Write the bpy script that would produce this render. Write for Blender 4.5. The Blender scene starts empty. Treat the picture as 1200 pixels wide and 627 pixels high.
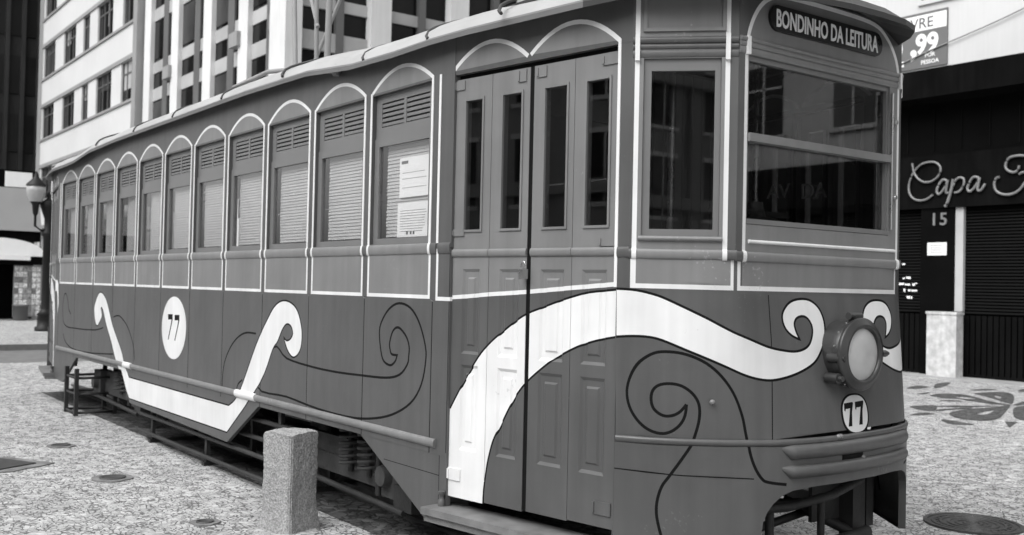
import bpy, bmesh, math, random
from mathutils import Vector, Matrix
from mathutils.geometry import delaunay_2d_cdt
random.seed(7)
R = math.radians
S = bpy.context.scene
COL = S.collection

# ------------------------------------------------------------------ camera, sky, sun, exposure
F_PX, YAW, PITCH, ROLL = 1193.04, 0.931507, 0.0192592, 0.0215473
CAM = Vector((4.36403, -2.84119, 1.47))
fw = Vector((-math.sin(YAW) * math.cos(PITCH), math.cos(YAW) * math.cos(PITCH), math.sin(PITCH)))
rt = Vector((math.cos(YAW), math.sin(YAW), 0)); up = rt.cross(fw)
rt2 = rt * math.cos(ROLL) + up * math.sin(ROLL); up2 = -rt * math.sin(ROLL) + up * math.cos(ROLL)
cd = bpy.data.cameras.new('camera'); cam = bpy.data.objects.new('camera', cd); COL.objects.link(cam)
cam.matrix_world = Matrix(((rt2.x, up2.x, -fw.x, CAM.x), (rt2.y, up2.y, -fw.y, CAM.y), (rt2.z, up2.z, -fw.z, CAM.z), (0, 0, 0, 1)))
cd.sensor_width = 36; cd.lens = F_PX / 1200 * 36; cd.clip_start = .05; cd.clip_end = 2000
cd.dof.use_dof = True; cd.dof.focus_distance = 5.0; cd.dof.aperture_fstop = 3.6
S.camera = cam

SUN_EL, SUN_AZ = 52, 278          # azimuth measured from +X, anticlockwise: from behind the camera, square to the tram's side
wd = bpy.data.worlds.new('World'); S.world = wd; wd.use_nodes = True
nt = wd.node_tree; nt.nodes.clear()
sky = nt.nodes.new('ShaderNodeTexSky'); sky.sky_type = 'NISHITA'; sky.sun_disc = False
sky.sun_elevation = R(SUN_EL); sky.sun_rotation = R(90 - SUN_AZ); sky.air_density = 1.5; sky.dust_density = 4
bw = nt.nodes.new('ShaderNodeRGBToBW'); bg = nt.nodes.new('ShaderNodeBackground'); wo = nt.nodes.new('ShaderNodeOutputWorld')
nt.links.new(sky.outputs[0], bw.inputs[0]); nt.links.new(bw.outputs[0], bg.inputs[0]); nt.links.new(bg.outputs[0], wo.inputs[0])
bg.inputs[1].default_value = 0.15
ld = bpy.data.lights.new('sun', 'SUN'); ld.energy = 0.95; ld.angle = R(65); ld.color = (1, 1, 1)
lo = bpy.data.objects.new('sun', ld); COL.objects.link(lo)
sd = Vector((math.cos(R(SUN_AZ)) * math.cos(R(SUN_EL)), math.sin(R(SUN_AZ)) * math.cos(R(SUN_EL)), math.sin(R(SUN_EL))))
lo.rotation_euler = sd.to_track_quat('Z', 'Y').to_euler()
S.view_settings.view_transform = 'Standard'; S.view_settings.look = 'None'
S.view_settings.gamma = 1; S.view_settings.use_curve_mapping = False
S.view_settings.exposure = 0.90

# ------------------------------------------------------------------ materials (the photograph is black and white: every paint is a grey)
def new_mat(name):
    m = bpy.data.materials.new(name); m.use_nodes = True
    return m, m.node_tree, m.node_tree.nodes['Principled BSDF']
def paint(name, v, rough=.45, amp=.10, scale=3., streak=.0, bump=.0, bscale=60., metallic=0., spec=.5, wave=0.):
    m, t, b = new_mat(name); N = t.nodes.new; L = t.links.new
    tc = N('ShaderNodeNewGeometry')
    no = N('ShaderNodeTexNoise'); no.inputs['Scale'].default_value = scale; no.inputs['Detail'].default_value = 6
    L(tc.outputs['Position'], no.inputs['Vector'])
    mr = N('ShaderNodeMapRange'); mr.inputs[1].default_value = .3; mr.inputs[2].default_value = .7
    mr.inputs[3].default_value = 1 - amp; mr.inputs[4].default_value = 1 + amp
    L(no.outputs['Fac'], mr.inputs[0]); out = mr.outputs[0]
    if streak:
        mp = N('ShaderNodeMapping'); mp.inputs['Scale'].default_value = (14, 14, .9); L(tc.outputs['Position'], mp.inputs[0])
        n2 = N('ShaderNodeTexNoise'); n2.inputs['Scale'].default_value = 1.; n2.inputs['Detail'].default_value = 5; L(mp.outputs[0], n2.inputs['Vector'])
        m2 = N('ShaderNodeMapRange'); m2.inputs[1].default_value = .3; m2.inputs[2].default_value = .7
        m2.inputs[3].default_value = 1 - streak; m2.inputs[4].default_value = 1 + streak; L(n2.outputs['Fac'], m2.inputs[0])
        mu = N('ShaderNodeMath'); mu.operation = 'MULTIPLY'; L(out, mu.inputs[0]); L(m2.outputs[0], mu.inputs[1]); out = mu.outputs[0]
    mv = N('ShaderNodeMath'); mv.operation = 'MULTIPLY'; mv.inputs[1].default_value = v; L(out, mv.inputs[0])
    cc = N('ShaderNodeCombineColor')
    for i in range(3): L(mv.outputs[0], cc.inputs[i])
    L(cc.outputs[0], b.inputs['Base Color'])
    rr = N('ShaderNodeMapRange'); rr.inputs[3].default_value = max(.02, rough - .08); rr.inputs[4].default_value = min(1, rough + .08)
    L(no.outputs['Fac'], rr.inputs[0]); L(rr.outputs[0], b.inputs['Roughness'])
    b.inputs['Metallic'].default_value = metallic; b.inputs['Specular IOR Level'].default_value = spec
    if wave:
        n4 = N('ShaderNodeTexNoise'); n4.inputs['Scale'].default_value = 3.2; n4.inputs['Detail'].default_value = 2; L(tc.outputs['Position'], n4.inputs['Vector'])
        b4 = N('ShaderNodeBump'); b4.inputs['Strength'].default_value = wave; b4.inputs['Distance'].default_value = .03; L(n4.outputs['Fac'], b4.inputs['Height']); L(b4.outputs[0], b.inputs['Normal'])
        # rubbed and chipped places: small pale scuffs
        n5 = N('ShaderNodeTexNoise'); n5.inputs['Scale'].default_value = 55; n5.inputs['Detail'].default_value = 3; L(tc.outputs['Position'], n5.inputs['Vector'])
        n6 = N('ShaderNodeTexNoise'); n6.inputs['Scale'].default_value = 2.6; n6.inputs['Detail'].default_value = 2; L(tc.outputs['Position'], n6.inputs['Vector'])
        ad_ = N('ShaderNodeMath'); ad_.operation = 'ADD'; L(n5.outputs['Fac'], ad_.inputs[0]); L(n6.outputs['Fac'], ad_.inputs[1])
        m5 = N('ShaderNodeMapRange'); m5.inputs[1].default_value = 1.30; m5.inputs[2].default_value = 1.38; m5.inputs[3].default_value = 1; m5.inputs[4].default_value = 1.45 if v < .3 else .82; L(ad_.outputs[0], m5.inputs[0])
        m6 = N('ShaderNodeMath'); m6.operation = 'MULTIPLY'; L(mv.outputs[0], m6.inputs[0]); L(m5.outputs[0], m6.inputs[1])
        for i in range(3): L(m6.outputs[0], cc.inputs[i])
    if bump:
        n3 = N('ShaderNodeTexNoise'); n3.inputs['Scale'].default_value = bscale; n3.inputs['Detail'].default_value = 4; L(tc.outputs['Position'], n3.inputs['Vector'])
        bu = N('ShaderNodeBump'); bu.inputs['Strength'].default_value = bump; bu.inputs['Distance'].default_value = .01
        L(n3.outputs['Fac'], bu.inputs['Height'])
        if wave: L(b4.outputs[0], bu.inputs['Normal'])
        L(bu.outputs[0], b.inputs['Normal'])
    return m
def glass(name, refl=1.0, tint=.9):
    m, t, b = new_mat(name); N = t.nodes.new; L = t.links.new; t.nodes.remove(b)
    tr = N('ShaderNodeBsdfTransparent'); tr.inputs[0].default_value = (tint, tint, tint, 1)
    gl = N('ShaderNodeBsdfGlossy'); gl.inputs['Roughness'].default_value = .015; gl.inputs[0].default_value = (.95, .95, .95, 1)
    lw = N('ShaderNodeLayerWeight'); lw.inputs[0].default_value = .5
    pw = N('ShaderNodeMath'); pw.operation = 'POWER'; pw.inputs[1].default_value = 5; L(lw.outputs['Facing'], pw.inputs[0])
    mu = N('ShaderNodeMath'); mu.operation = 'MULTIPLY_ADD'; mu.inputs[1].default_value = .9; mu.inputs[2].default_value = .045 * refl; mu.use_clamp = True; L(pw.outputs[0], mu.inputs[0])
    mx = N('ShaderNodeMixShader'); L(mu.outputs[0], mx.inputs[0]); L(tr.outputs[0], mx.inputs[1]); L(gl.outputs[0], mx.inputs[2])
    L(mx.outputs[0], t.nodes['Material Output'].inputs[0])
    return m
def cobble(name, v, scale=17., joint=.10, var=.28, stain=True):
    m, t, b = new_mat(name); N = t.nodes.new; L = t.links.new
    g = N('ShaderNodeNewGeometry')
    nz = N('ShaderNodeTexNoise'); nz.inputs['Scale'].default_value = 5; L(g.outputs['Position'], nz.inputs['Vector'])
    vm = N('ShaderNodeVectorMath'); vm.operation = 'MULTIPLY_ADD'; vm.inputs[1].default_value = (.06, .06, 0); L(nz.outputs['Color'], vm.inputs[0]); L(g.outputs['Position'], vm.inputs[2])
    v1 = N('ShaderNodeTexVoronoi'); v1.feature = 'F1'; v1.inputs['Scale'].default_value = scale; v1.inputs['Randomness'].default_value = .78; L(vm.outputs[0], v1.inputs['Vector'])
    v2 = N('ShaderNodeTexVoronoi'); v2.feature = 'DISTANCE_TO_EDGE'; v2.inputs['Scale'].default_value = scale; v2.inputs['Randomness'].default_value = .78; L(vm.outputs[0], v2.inputs['Vector'])
    bwc = N('ShaderNodeRGBToBW'); L(v1.outputs['Color'], bwc.inputs[0])
    cell = N('ShaderNodeMapRange'); cell.inputs[3].default_value = 1 - var; cell.inputs[4].default_value = 1 + var; L(bwc.outputs[0], cell.inputs[0])
    # joints of uneven width: some filled with sand, some open and dark
    jn = N('ShaderNodeTexNoise'); jn.inputs['Scale'].default_value = 9; jn.inputs['Detail'].default_value = 3; L(g.outputs['Position'], jn.inputs['Vector'])
    jw = N('ShaderNodeMapRange'); jw.inputs[1].default_value = .38; jw.inputs[2].default_value = .68; jw.inputs[3].default_value = .015; jw.inputs[4].default_value = joint * 1.9; L(jn.outputs['Fac'], jw.inputs[0])
    ed = N('ShaderNodeMapRange'); ed.interpolation_type = 'SMOOTHSTEP'; ed.inputs[1].default_value = 0; L(v2.outputs['Distance'], ed.inputs[0]); L(jw.outputs[0], ed.inputs[2])
    ed.inputs[3].default_value = .22; ed.inputs[4].default_value = 1
    mu = N('ShaderNodeMath'); mu.operation = 'MULTIPLY'; L(cell.outputs[0], mu.inputs[0]); L(ed.outputs[0], mu.inputs[1]); out = mu.outputs[0]
    if stain:
        for sc, lo_, hi_ in ((.9, .86, 1.08), (4.5, .88, 1.06)):
            n2 = N('ShaderNodeTexNoise'); n2.inputs['Scale'].default_value = sc; n2.inputs['Detail'].default_value = 5; L(g.outputs['Position'], n2.inputs['Vector'])
            m2 = N('ShaderNodeMapRange'); m2.inputs[1].default_value = .32; m2.inputs[2].default_value = .62; m2.inputs[3].default_value = lo_; m2.inputs[4].default_value = hi_; L(n2.outputs['Fac'], m2.inputs[0])
            m3 = N('ShaderNodeMath'); m3.operation = 'MULTIPLY'; L(out, m3.inputs[0]); L(m2.outputs[0], m3.inputs[1]); out = m3.outputs[0]
    mv = N('ShaderNodeMath'); mv.operation = 'MULTIPLY'; mv.inputs[1].default_value = v; L(out, mv.inputs[0])
    cc = N('ShaderNodeCombineColor')
    for i in range(3): L(mv.outputs[0], cc.inputs[i])
    L(cc.outputs[0], b.inputs['Base Color']); b.inputs['Roughness'].default_value = .75
    bu = N('ShaderNodeBump'); bu.inputs['Strength'].default_value = .7; bu.inputs['Distance'].default_value = .012
    L(ed.outputs[0], bu.inputs['Height']); L(bu.outputs[0], b.inputs['Normal'])
    return m

M = {}
M['dark'] = paint('dark_body_paint', .084, .40, .13, 2.2, .10, .05, 40, wave=.22)
M['light'] = paint('light_body_paint', .185, .40, .11, 2.2, .08, .05, 40, wave=.22)
M['frame'] = paint('window_frame_paint', .160, .42, .08, 3)
M['white'] = paint('white_paint', .72, .42, .07, 3, .05, .03, 40, wave=.15)
M['black'] = paint('black_line_paint', .006, .6, .05, spec=.12)
M['roof'] = paint('roof_canvas', .36, .7, .12, 2.2, 0, .15, 30)
M['lip'] = paint('roof_edge_paint', .13, .5, .12, 3)
M['hood'] = paint('dark_hood_paint', .030, .5, .2, 3)
M['soffit'] = paint('soffit_paint', .05, .6, .1)
M['under'] = paint('underframe_iron', .022, .6, .35, 6, 0, .3, 40)
M['under2'] = paint('dusty_iron', .05, .7, .35, 7, 0, .4, 40)
M['inside'] = paint('cabin_lining', .04, .5, .1)
M['inlight'] = paint('cabin_panelling', .12, .5, .08)
M['blind'] = paint('blind_slats', .46, .5, .06)
M['curtain'] = paint('curtain_cloth', .50, .9, .1, 6)
M['paper'] = paint('white_paper', .82, .7, .03)
M['ink'] = paint('printed_ink', .10, .6, .1)
M['step'] = paint('worn_step_board', .16, .5, .3, 8, 0, .15, 40)
M['metal'] = paint('bare_metal', .50, .28, .15, 10, 0, 0, 60, .9)
M['brass'] = paint('lamp_metal', .048, .36, .2, 10, 0, .08, 60, .25)
M['lens'] = paint('headlight_lens', .44, .10, .10, 9)
M['sign'] = paint('sign_black', .012, .3, .05)
M['glass'] = glass('window_glass', 1., .94)
M['glass2'] = glass('cab_glass', 1.9, .74)
M['stone'] = paint('rough_granite', .30, .9, .40, 95, .10, 1.0, 80)
M['marble'] = paint('pale_stone', .50, .7, .22, 9, .08, .2, 30)
M['rail'] = paint('rail_steel', .10, .4, .3, 9, 0, .1, 40, .6)
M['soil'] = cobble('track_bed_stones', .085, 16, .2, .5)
M['cobble'] = cobble('portuguese_paving', .47, 29., .14, .32)
M['cobble2'] = cobble('portuguese_paving_far', .40, 16)
M['dkcob'] = cobble('dark_mosaic_stones', .085, 17, .12, .35, False)
M['asphalt'] = paint('asphalt', .135, .9, .18, 4, 0, .4, 90)
M['conc'] = paint('concrete', .30, .85, .18, 3, 0, .3, 40)
M['kerb'] = paint('kerb_stone', .16, .8, .2, 6)
M['iron'] = paint('cast_iron', .055, .5, .3, 20, 0, .25, 50, .2)
M['patch'] = paint('cement_patch', .17, .85, .3, 9, 0, .4, 50)
M['wallw'] = paint('white_wall', .56, .75, .04, .7, .03, .05, 20)
M['officew'] = paint('office_white', .56, .75, .05, .3, .04)
M['fin'] = paint('white_concrete_fin', .60, .75, .08, .5, .05)
M['grey'] = paint('grey_concrete', .25, .8, .12, .5, .05)
M['midgrey'] = paint('mid_grey_mullion', .10, .6, .1, .5)
M['spandrel'] = paint('spandrel_panel', .34, .7, .15, .6)
M['dkglass'] = paint('dark_window_glass', .008, .12, .5, .6, 0, 0, 1, spec=.16)
M['greyglass'] = paint('dull_window_glass', .045, .3, .4, .8, spec=.2)
M['tower'] = paint('dark_tower_cladding', .022, .6, .4, .25, .35)
M['towerg'] = paint('dark_tower_panel', .008, .4, .3, .5)
M['shopblk'] = paint('black_shop_front', .004, .6, .2, 2, spec=.02)
M['shopdk'] = paint('dark_fascia', .006, .75, .25, 1.5, .15, spec=.0)
M['shut'] = paint('black_shutter', .0045, .5, .2, 2, spec=.05)
M['letter'] = paint('sign_letter_metal', .20, .4, .25, 6, 0, 0, 60, .2)
M['priceg'] = paint('banner_grey', .13, .6, .06)
M['trim'] = paint('aluminium_strip', .42, .45, .1, 2)
M['awn'] = paint('grey_awning', .27, .7, .08, .5)
M['dome'] = paint('white_plastic_roof', .85, .5, .03)
M['lampm'] = paint('lamp_post_iron', .010, .5, .2, 3, spec=.25)
M['globe'] = paint('frosted_globe', .36, .3, .08, 5)
M['mag'] = paint('magazine_covers', .40, .5, .9, 9)
M['cls'] = paint('facade_plaster', .26, .8, .1, .3, .08)

# ------------------------------------------------------------------ mesh helpers
class MB:
    def __init__(s): s.v = []; s.f = []; s.m = []; s.sm = []
    def add(s, vs, fs, mi=0, smooth=False):
        o = len(s.v); s.v += [Vector(p) for p in vs]
        for f in fs: s.f.append([i + o for i in f]); s.m.append(mi); s.sm.append(smooth)
    def box(s, a, b, mi=0):
        x0, y0, z0 = a; x1, y1, z1 = b
        if x0 > x1: x0, x1 = x1, x0
        if y0 > y1: y0, y1 = y1, y0
        if z0 > z1: z0, z1 = z1, z0
        s.add([(x0, y0, z0), (x1, y0, z0), (x1, y1, z0), (x0, y1, z0), (x0, y0, z1), (x1, y0, z1), (x1, y1, z1), (x0, y1, z1)],
              [(0, 3, 2, 1), (4, 5, 6, 7), (0, 1, 5, 4), (1, 2, 6, 5), (2, 3, 7, 6), (3, 0, 4, 7)], mi)
    def hexa(s, pts, mi=0):       # 4 bottom points anticlockwise, 4 top points
        s.add(pts, [(0, 3, 2, 1), (4, 5, 6, 7), (0, 1, 5, 4), (1, 2, 6, 5), (2, 3, 7, 6), (3, 0, 4, 7)], mi)
    def pbox(s, P, a, b, mi=0):   # box in a wall frame: P maps (along, height, outward) to a point
        s0, h0, o0 = a; s1, h1, o1 = b
        if s0 > s1: s0, s1 = s1, s0
        if h0 > h1: h0, h1 = h1, h0
        if o0 > o1: o0, o1 = o1, o0
        s.hexa([P(s0, h0, o1), P(s1, h0, o1), P(s1, h0, o0), P(s0, h0, o0), P(s0, h1, o1), P(s1, h1, o1), P(s1, h1, o0), P(s0, h1, o0)], mi)
    def tube(s, pts, r, n=8, mi=0, closed=False, caps=True):
        pts = [Vector(p) for p in pts]; rings = []; k = len(pts)
        rr = r if isinstance(r, (list, tuple)) else [r] * k
        for i, p in enumerate(pts):
            a = pts[(i - 1) % k] if (closed or i > 0) else p; b = pts[(i + 1) % k] if (closed or i < k - 1) else p
            d = (b - a).normalized()
            ref = Vector((0, 0, 1)) if abs(d.z) < .9 else Vector((1, 0, 0))
            x = d.cross(ref).normalized(); y = d.cross(x)
            rings.append([p + (x * math.cos(2 * math.pi * j / n) + y * math.sin(2 * math.pi * j / n)) * rr[i] for j in range(n)])
        vs = [q for rg in rings for q in rg]; fs = []
        for i in range(k if closed else k - 1):
            for j in range(n):
                fs.append((i * n + j, i * n + (j + 1) % n, ((i + 1) % k) * n + (j + 1) % n, ((i + 1) % k) * n + j))
        s.add(vs, fs, mi, True)
        if caps and not closed:
            s.add(rings[0], [tuple(range(n))], mi); s.add(rings[-1], [tuple(reversed(range(n)))], mi)
    def lathe(s, prof, c, ax=(0, 0, 1), n=24, mi=0, smooth=True):   # prof: (radius, height)
        ax = Vector(ax).normalized(); ref = Vector((0, 0, 1)) if abs(ax.z) < .9 else Vector((1, 0, 0))
        x = ref.cross(ax).normalized(); y = ax.cross(x); c = Vector(c)
        vs = []
        for r, h in prof:
            for j in range(n):
                a = 2 * math.pi * j / n; vs.append(c + ax * h + (x * math.cos(a) + y * math.sin(a)) * r)
        fs = []
        for i in range(len(prof) - 1):
            for j in range(n): fs.append((i * n + j, i * n + (j + 1) % n, (i + 1) * n + (j + 1) % n, (i + 1) * n + j))
        s.add(vs, fs, mi, smooth)
        s.add(vs[:n], [tuple(reversed(range(n)))], mi); s.add(vs[-n:], [tuple(range(n))], mi)
    def sweep(s, path, prof, mi=0, closed=False, smooth=True):      # path of (point, outward normal); prof of (out, up)
        k = len(prof); vs = []
        for p, nv in path:
            for o, u in prof: vs.append(Vector(p) + Vector(nv) * o + Vector((0, 0, u)))
        fs = []
        L = len(path)
        for i in range(L if closed else L - 1):
            for j in range(k - 1): fs.append((i * k + j, ((i + 1) % L) * k + j, ((i + 1) % L) * k + j + 1, i * k + j + 1))
        s.add(vs, fs, mi, smooth)
        if not closed:
            s.add(vs[:k], [tuple(range(k))], mi); s.add(vs[-k:], [tuple(reversed(range(k)))], mi)
    def prism(s, poly, P, d0, d1, mi=0):      # polygon in wall coordinates extruded from depth d0 to d1
        n = len(poly); A = [P(a, b, d1) for a, b in poly]; B = [P(a, b, d0) for a, b in poly]
        s.add(A, [tuple(range(n))], mi); s.add(B, [tuple(reversed(range(n)))], mi)
        for i in range(n):
            j = (i + 1) % n; s.add([B[i], B[j], A[j], A[i]], [(0, 1, 2, 3)], mi)
    def build(s, name, mats, parent=None, fix=False):
        me = bpy.data.meshes.new(name)
        off = Vector((0, 0, 0)); q = parent
        while q is not None: off = off + q.location; q = q.parent
        me.from_pydata([tuple(v - off) for v in s.v], [], s.f)
        for m in (mats if isinstance(mats, (list, tuple)) else [mats]): me.materials.append(m)
        me.polygons.foreach_set('material_index', s.m); me.polygons.foreach_set('use_smooth', s.sm)
        if fix:
            bm = bmesh.new(); bm.from_mesh(me); bmesh.ops.recalc_face_normals(bm, faces=bm.faces); bm.to_mesh(me); bm.free()
        me.update()
        o = bpy.data.objects.new(name, me); COL.objects.link(o)
        if parent is not None: o.parent = parent
        return o
def tag(o, label=None, cat=None, group=None, kind=None):
    if label: o['label'] = label
    if cat: o['category'] = cat
    if group: o['group'] = group
    if kind: o['kind'] = kind
    return o
def thing(name, label, cat, loc=(0, 0, 0), group=None):
    o = bpy.data.objects.new(name, None); COL.objects.link(o); o.location = loc; o.empty_display_size = .1
    return tag(o, label, cat, group)
def inside(p, poly):
    x, y = p; c = False; n = len(poly); j = n - 1
    for i in range(n):
        xi, yi = poly[i]; xj, yj = poly[j]
        if (yi > y) != (yj > y) and x < (xj - xi) * (y - yi) / (yj - yi) + xi: c = not c
        j = i
    return c
def seg_dist(p, pts, closed=False):
    best = 1e9; n = len(pts)
    for i in range(n if closed else n - 1):
        ax, ay = pts[i]; bx, by = pts[(i + 1) % n]; dx, dy = bx - ax, by - ay; l = dx * dx + dy * dy
        t = 0 if l == 0 else max(0, min(1, ((p[0] - ax) * dx + (p[1] - ay) * dy) / l))
        d = (p[0] - ax - t * dx) ** 2 + (p[1] - ay - t * dy) ** 2
        if d < best: best = d
    return math.sqrt(best)
def smooth(pts, closed=False, k=4):           # Catmull-Rom; a third value 1 marks a sharp corner
    n = len(pts); out = []
    def g(i): return pts[i % n] if closed else pts[max(0, min(n - 1, i))]
    for i in range(n if closed else n - 1):
        p1, p2 = g(i), g(i + 1)
        p0 = g(i - 1) if len(p1) < 3 else p1
        p3 = g(i + 2) if len(p2) < 3 else p2
        for j in range(k):
            t = j / k; q = []
            for c in (0, 1):
                a, b, cc, d = p0[c], p1[c], p2[c], p3[c]
                q.append(.5 * (2 * b + (cc - a) * t + (2 * a - 5 * b + 4 * cc - d) * t * t + (3 * b - a - 3 * cc + d) * t ** 3))
            out.append(tuple(q))
    if not closed: out.append(tuple(pts[-1][:2]))
    return out
def offset_line(pts, w, closed=False):
    n = len(pts); A = []; B = []
    def nrm(i, j):
        dx, dy = pts[j][0] - pts[i][0], pts[j][1] - pts[i][1]; l = math.hypot(dx, dy) or 1
        return (-dy / l, dx / l)
    for i in range(n):
        n1 = nrm((i - 1) % n, i) if (closed or i > 0) else nrm(i, i + 1)
        n2 = nrm(i, (i + 1) % n) if (closed or i < n - 1) else n1
        mx, my = n1[0] + n2[0], n1[1] + n2[1]; l = math.hypot(mx, my) or 1; mx /= l; my /= l
        k = w / max(.55, mx * n1[0] + my * n1[1])
        A.append((pts[i][0] + mx * k, pts[i][1] + my * k)); B.append((pts[i][0] - mx * k, pts[i][1] - my * k))
    return A, B
def strip_quads(pts, w, closed):
    A, B = offset_line(pts, w * 1.001, closed); n = len(pts); out = []
    for i in range(n if closed else n - 1):
        j = (i + 1) % n; q = [A[i], A[j], B[j], B[i]]
        out.append((q, min(p[0] for p in q), max(p[0] for p in q), min(p[1] for p in q), max(p[1] for p in q)))
    return out
def surface(name, outline, mapfn, mats, parent, holes=(), layers=(), base=0, depth=None, extra=(), grid=None, thick=.0, smooth_sh=False, lips=(), lift=0.):
    """A painted sheet: the outline in wall coordinates is triangulated along every paint edge, so the paint is the sheet's own faces.
    mapfn(a, b, out) gives the point; layers paint in order; depth(a, b) sinks or raises a point; thick gives the sheet a rim."""
    V = []; E = []
    def loop(pts, closed=True):
        o = len(V); n = len(pts); V.extend(Vector(p[:2]) for p in pts)
        for i in range(n if closed else n - 1): E.append((o + i, o + (i + 1) % n))
    loop(outline)
    for h in holes: loop(h)
    for e in extra: loop(e[0], e[1])
    for l in layers:
        if l[0] == 'poly': loop(l[1])
        else:
            A, B = offset_line(l[1], l[2] / 2, l[4])
            loop(A, l[4]); loop(B, l[4])
            if not l[4]: loop([A[0], B[0]], False); loop([A[-1], B[-1]], False)
    xs = [p[0] for p in outline]; ys = [p[1] for p in outline]
    if grid:
        a = min(xs) + grid[0] * .5
        while a < max(xs):
            b = min(ys) + grid[1] * .5
            while b < max(ys): V.append(Vector((a, b))); b += grid[1]
            a += grid[0]
    co, _, fs, *_r = delaunay_2d_cdt(V, E, [], 0, 1e-5)
    LB = []; SQ = {}
    for l in layers:
        w = 0 if l[0] == 'poly' else l[2]
        if w: SQ[id(l)] = strip_quads(l[1], l[2] / 2, l[4])
        LB.append((min(p[0] for p in l[1]) - w, max(p[0] for p in l[1]) + w, min(p[1] for p in l[1]) - w, max(p[1] for p in l[1]) + w))
    mb = MB(); used = {}
    def vid(i):
        if i not in used:
            p = co[i]; d = depth(p[0], p[1]) if depth else 0
            used[i] = len(mb.v); mb.v.append(Vector(mapfn(p[0], p[1], d + lift)))
        return used[i]
    kept = []
    for f in fs:
        c = (sum(co[i][0] for i in f) / len(f), sum(co[i][1] for i in f) / len(f))
        ar = sum(co[f[i]][0] * co[f[(i + 1) % len(f)]][1] - co[f[(i + 1) % len(f)]][0] * co[f[i]][1] for i in range(len(f)))
        if abs(ar) < 1e-10 or not inside(c, outline) or any(inside(c, h) for h in holes): continue
        mi = base
        for l, bb in zip(layers, LB):
            if not (bb[0] <= c[0] <= bb[1] and bb[2] <= c[1] <= bb[3]): continue
            if l[0] == 'poly':
                if inside(c, l[1]): mi = l[2]
            elif any(x0 <= c[0] <= x1 and y0 <= c[1] <= y1 and inside(c, q) for q, x0, x1, y0, y1 in SQ[id(l)]): mi = l[3]
        f = list(f) if ar > 0 else list(reversed(f))
        mb.f.append([vid(i) for i in f]); mb.m.append(mi); mb.sm.append(smooth_sh); kept.append(f)
    if thick:
        cnt = {}
        for f, mi in zip(kept, list(mb.m)):
            for i in range(len(f)): cnt[(f[i], f[(i + 1) % len(f)])] = mi
        back = {}
        for (a, b), mi in list(cnt.items()):
            if (b, a) in cnt: continue
            for q in (a, b):
                if q not in back: back[q] = len(mb.v); mb.v.append(Vector(mapfn(co[q][0], co[q][1], -thick))); mb.v.append(mb.v[used[q]].copy())
            mb.f.append([back[b] + 1, back[a] + 1, back[a], back[b]]); mb.m.append(mi); mb.sm.append(False)
    o = mb.build(name, mats, parent)
    if smooth_sh:
        ns = [None] * len(mb.v)
        for i, k_ in used.items():
            p = co[i]; h = 2e-3
            a_ = mapfn(p[0] + h, p[1], lift) - mapfn(p[0] - h, p[1], lift); b_ = mapfn(p[0], p[1] + h, lift) - mapfn(p[0], p[1] - h, lift)
            ns[k_] = a_.cross(b_).normalized()
        for f, sm in zip(mb.f, mb.sm):
            if not sm:
                n_ = (mb.v[f[1]] - mb.v[f[0]]).cross(mb.v[f[2]] - mb.v[f[1]]).normalized()
                for i in f: ns[i] = n_ if n_.length > .5 else Vector((0, 0, 1))
        o.data.normals_split_custom_set_from_vertices([tuple(n_ or (0, 0, 1)) for n_ in ns])
    return o
def rect(a, b, c, d): return [(a, b), (c, b), (c, d), (a, d)]
def arc_pts(a, b, peak, n=14):               # a flattened arch from a to b
    out = []
    for i in range(n + 1):
        t = i / n; u = 2 * t - 1
        out.append((a[0] + (b[0] - a[0]) * t, a[1] + (b[1] - a[1]) * t + peak * (1 - abs(u) ** 2.0)))
    return out
FONT_CACHE = {}
def text_mesh(txt, h, wscale=1., bold=0., shear=0., align='LEFT', space=1.):
    cu = bpy.data.curves.new('t', 'FONT'); cu.body = txt; cu.size = h / .7; cu.offset = bold * h; cu.shear = shear; cu.align_x = align; cu.resolution_u = 3
    cu.space_character = space
    o = bpy.data.objects.new('t', cu); COL.objects.link(o)
    me = bpy.data.meshes.new_from_object(o.evaluated_get(bpy.context.evaluated_depsgraph_get()))
    vs = [(v.co.x * wscale, v.co.y) for v in me.vertices]; fs = [list(p.vertices) for p in me.polygons]
    bpy.data.objects.remove(o); bpy.data.curves.remove(cu); bpy.data.meshes.remove(me)
    return vs, fs
def add_text(mb, txt, P, at, h, d0, d1, mi=0, **kw):
    vs, fs = text_mesh(txt, h, **kw)
    A = [P(at[0] + x, at[1] + y, d1) for x, y in vs]; mb.add(A, fs, mi)
    cnt = {}
    for f in fs:
        for i in range(len(f)): cnt[(f[i], f[(i + 1) % len(f)])] = 1
    for (a, b) in cnt:
        if (b, a) not in cnt:
            mb.add([A[a], P(at[0] + vs[a][0], at[1] + vs[a][1], d0), P(at[0] + vs[b][0], at[1] + vs[b][1], d0), A[b]], [(0, 1, 2, 3)], mi)

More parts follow.
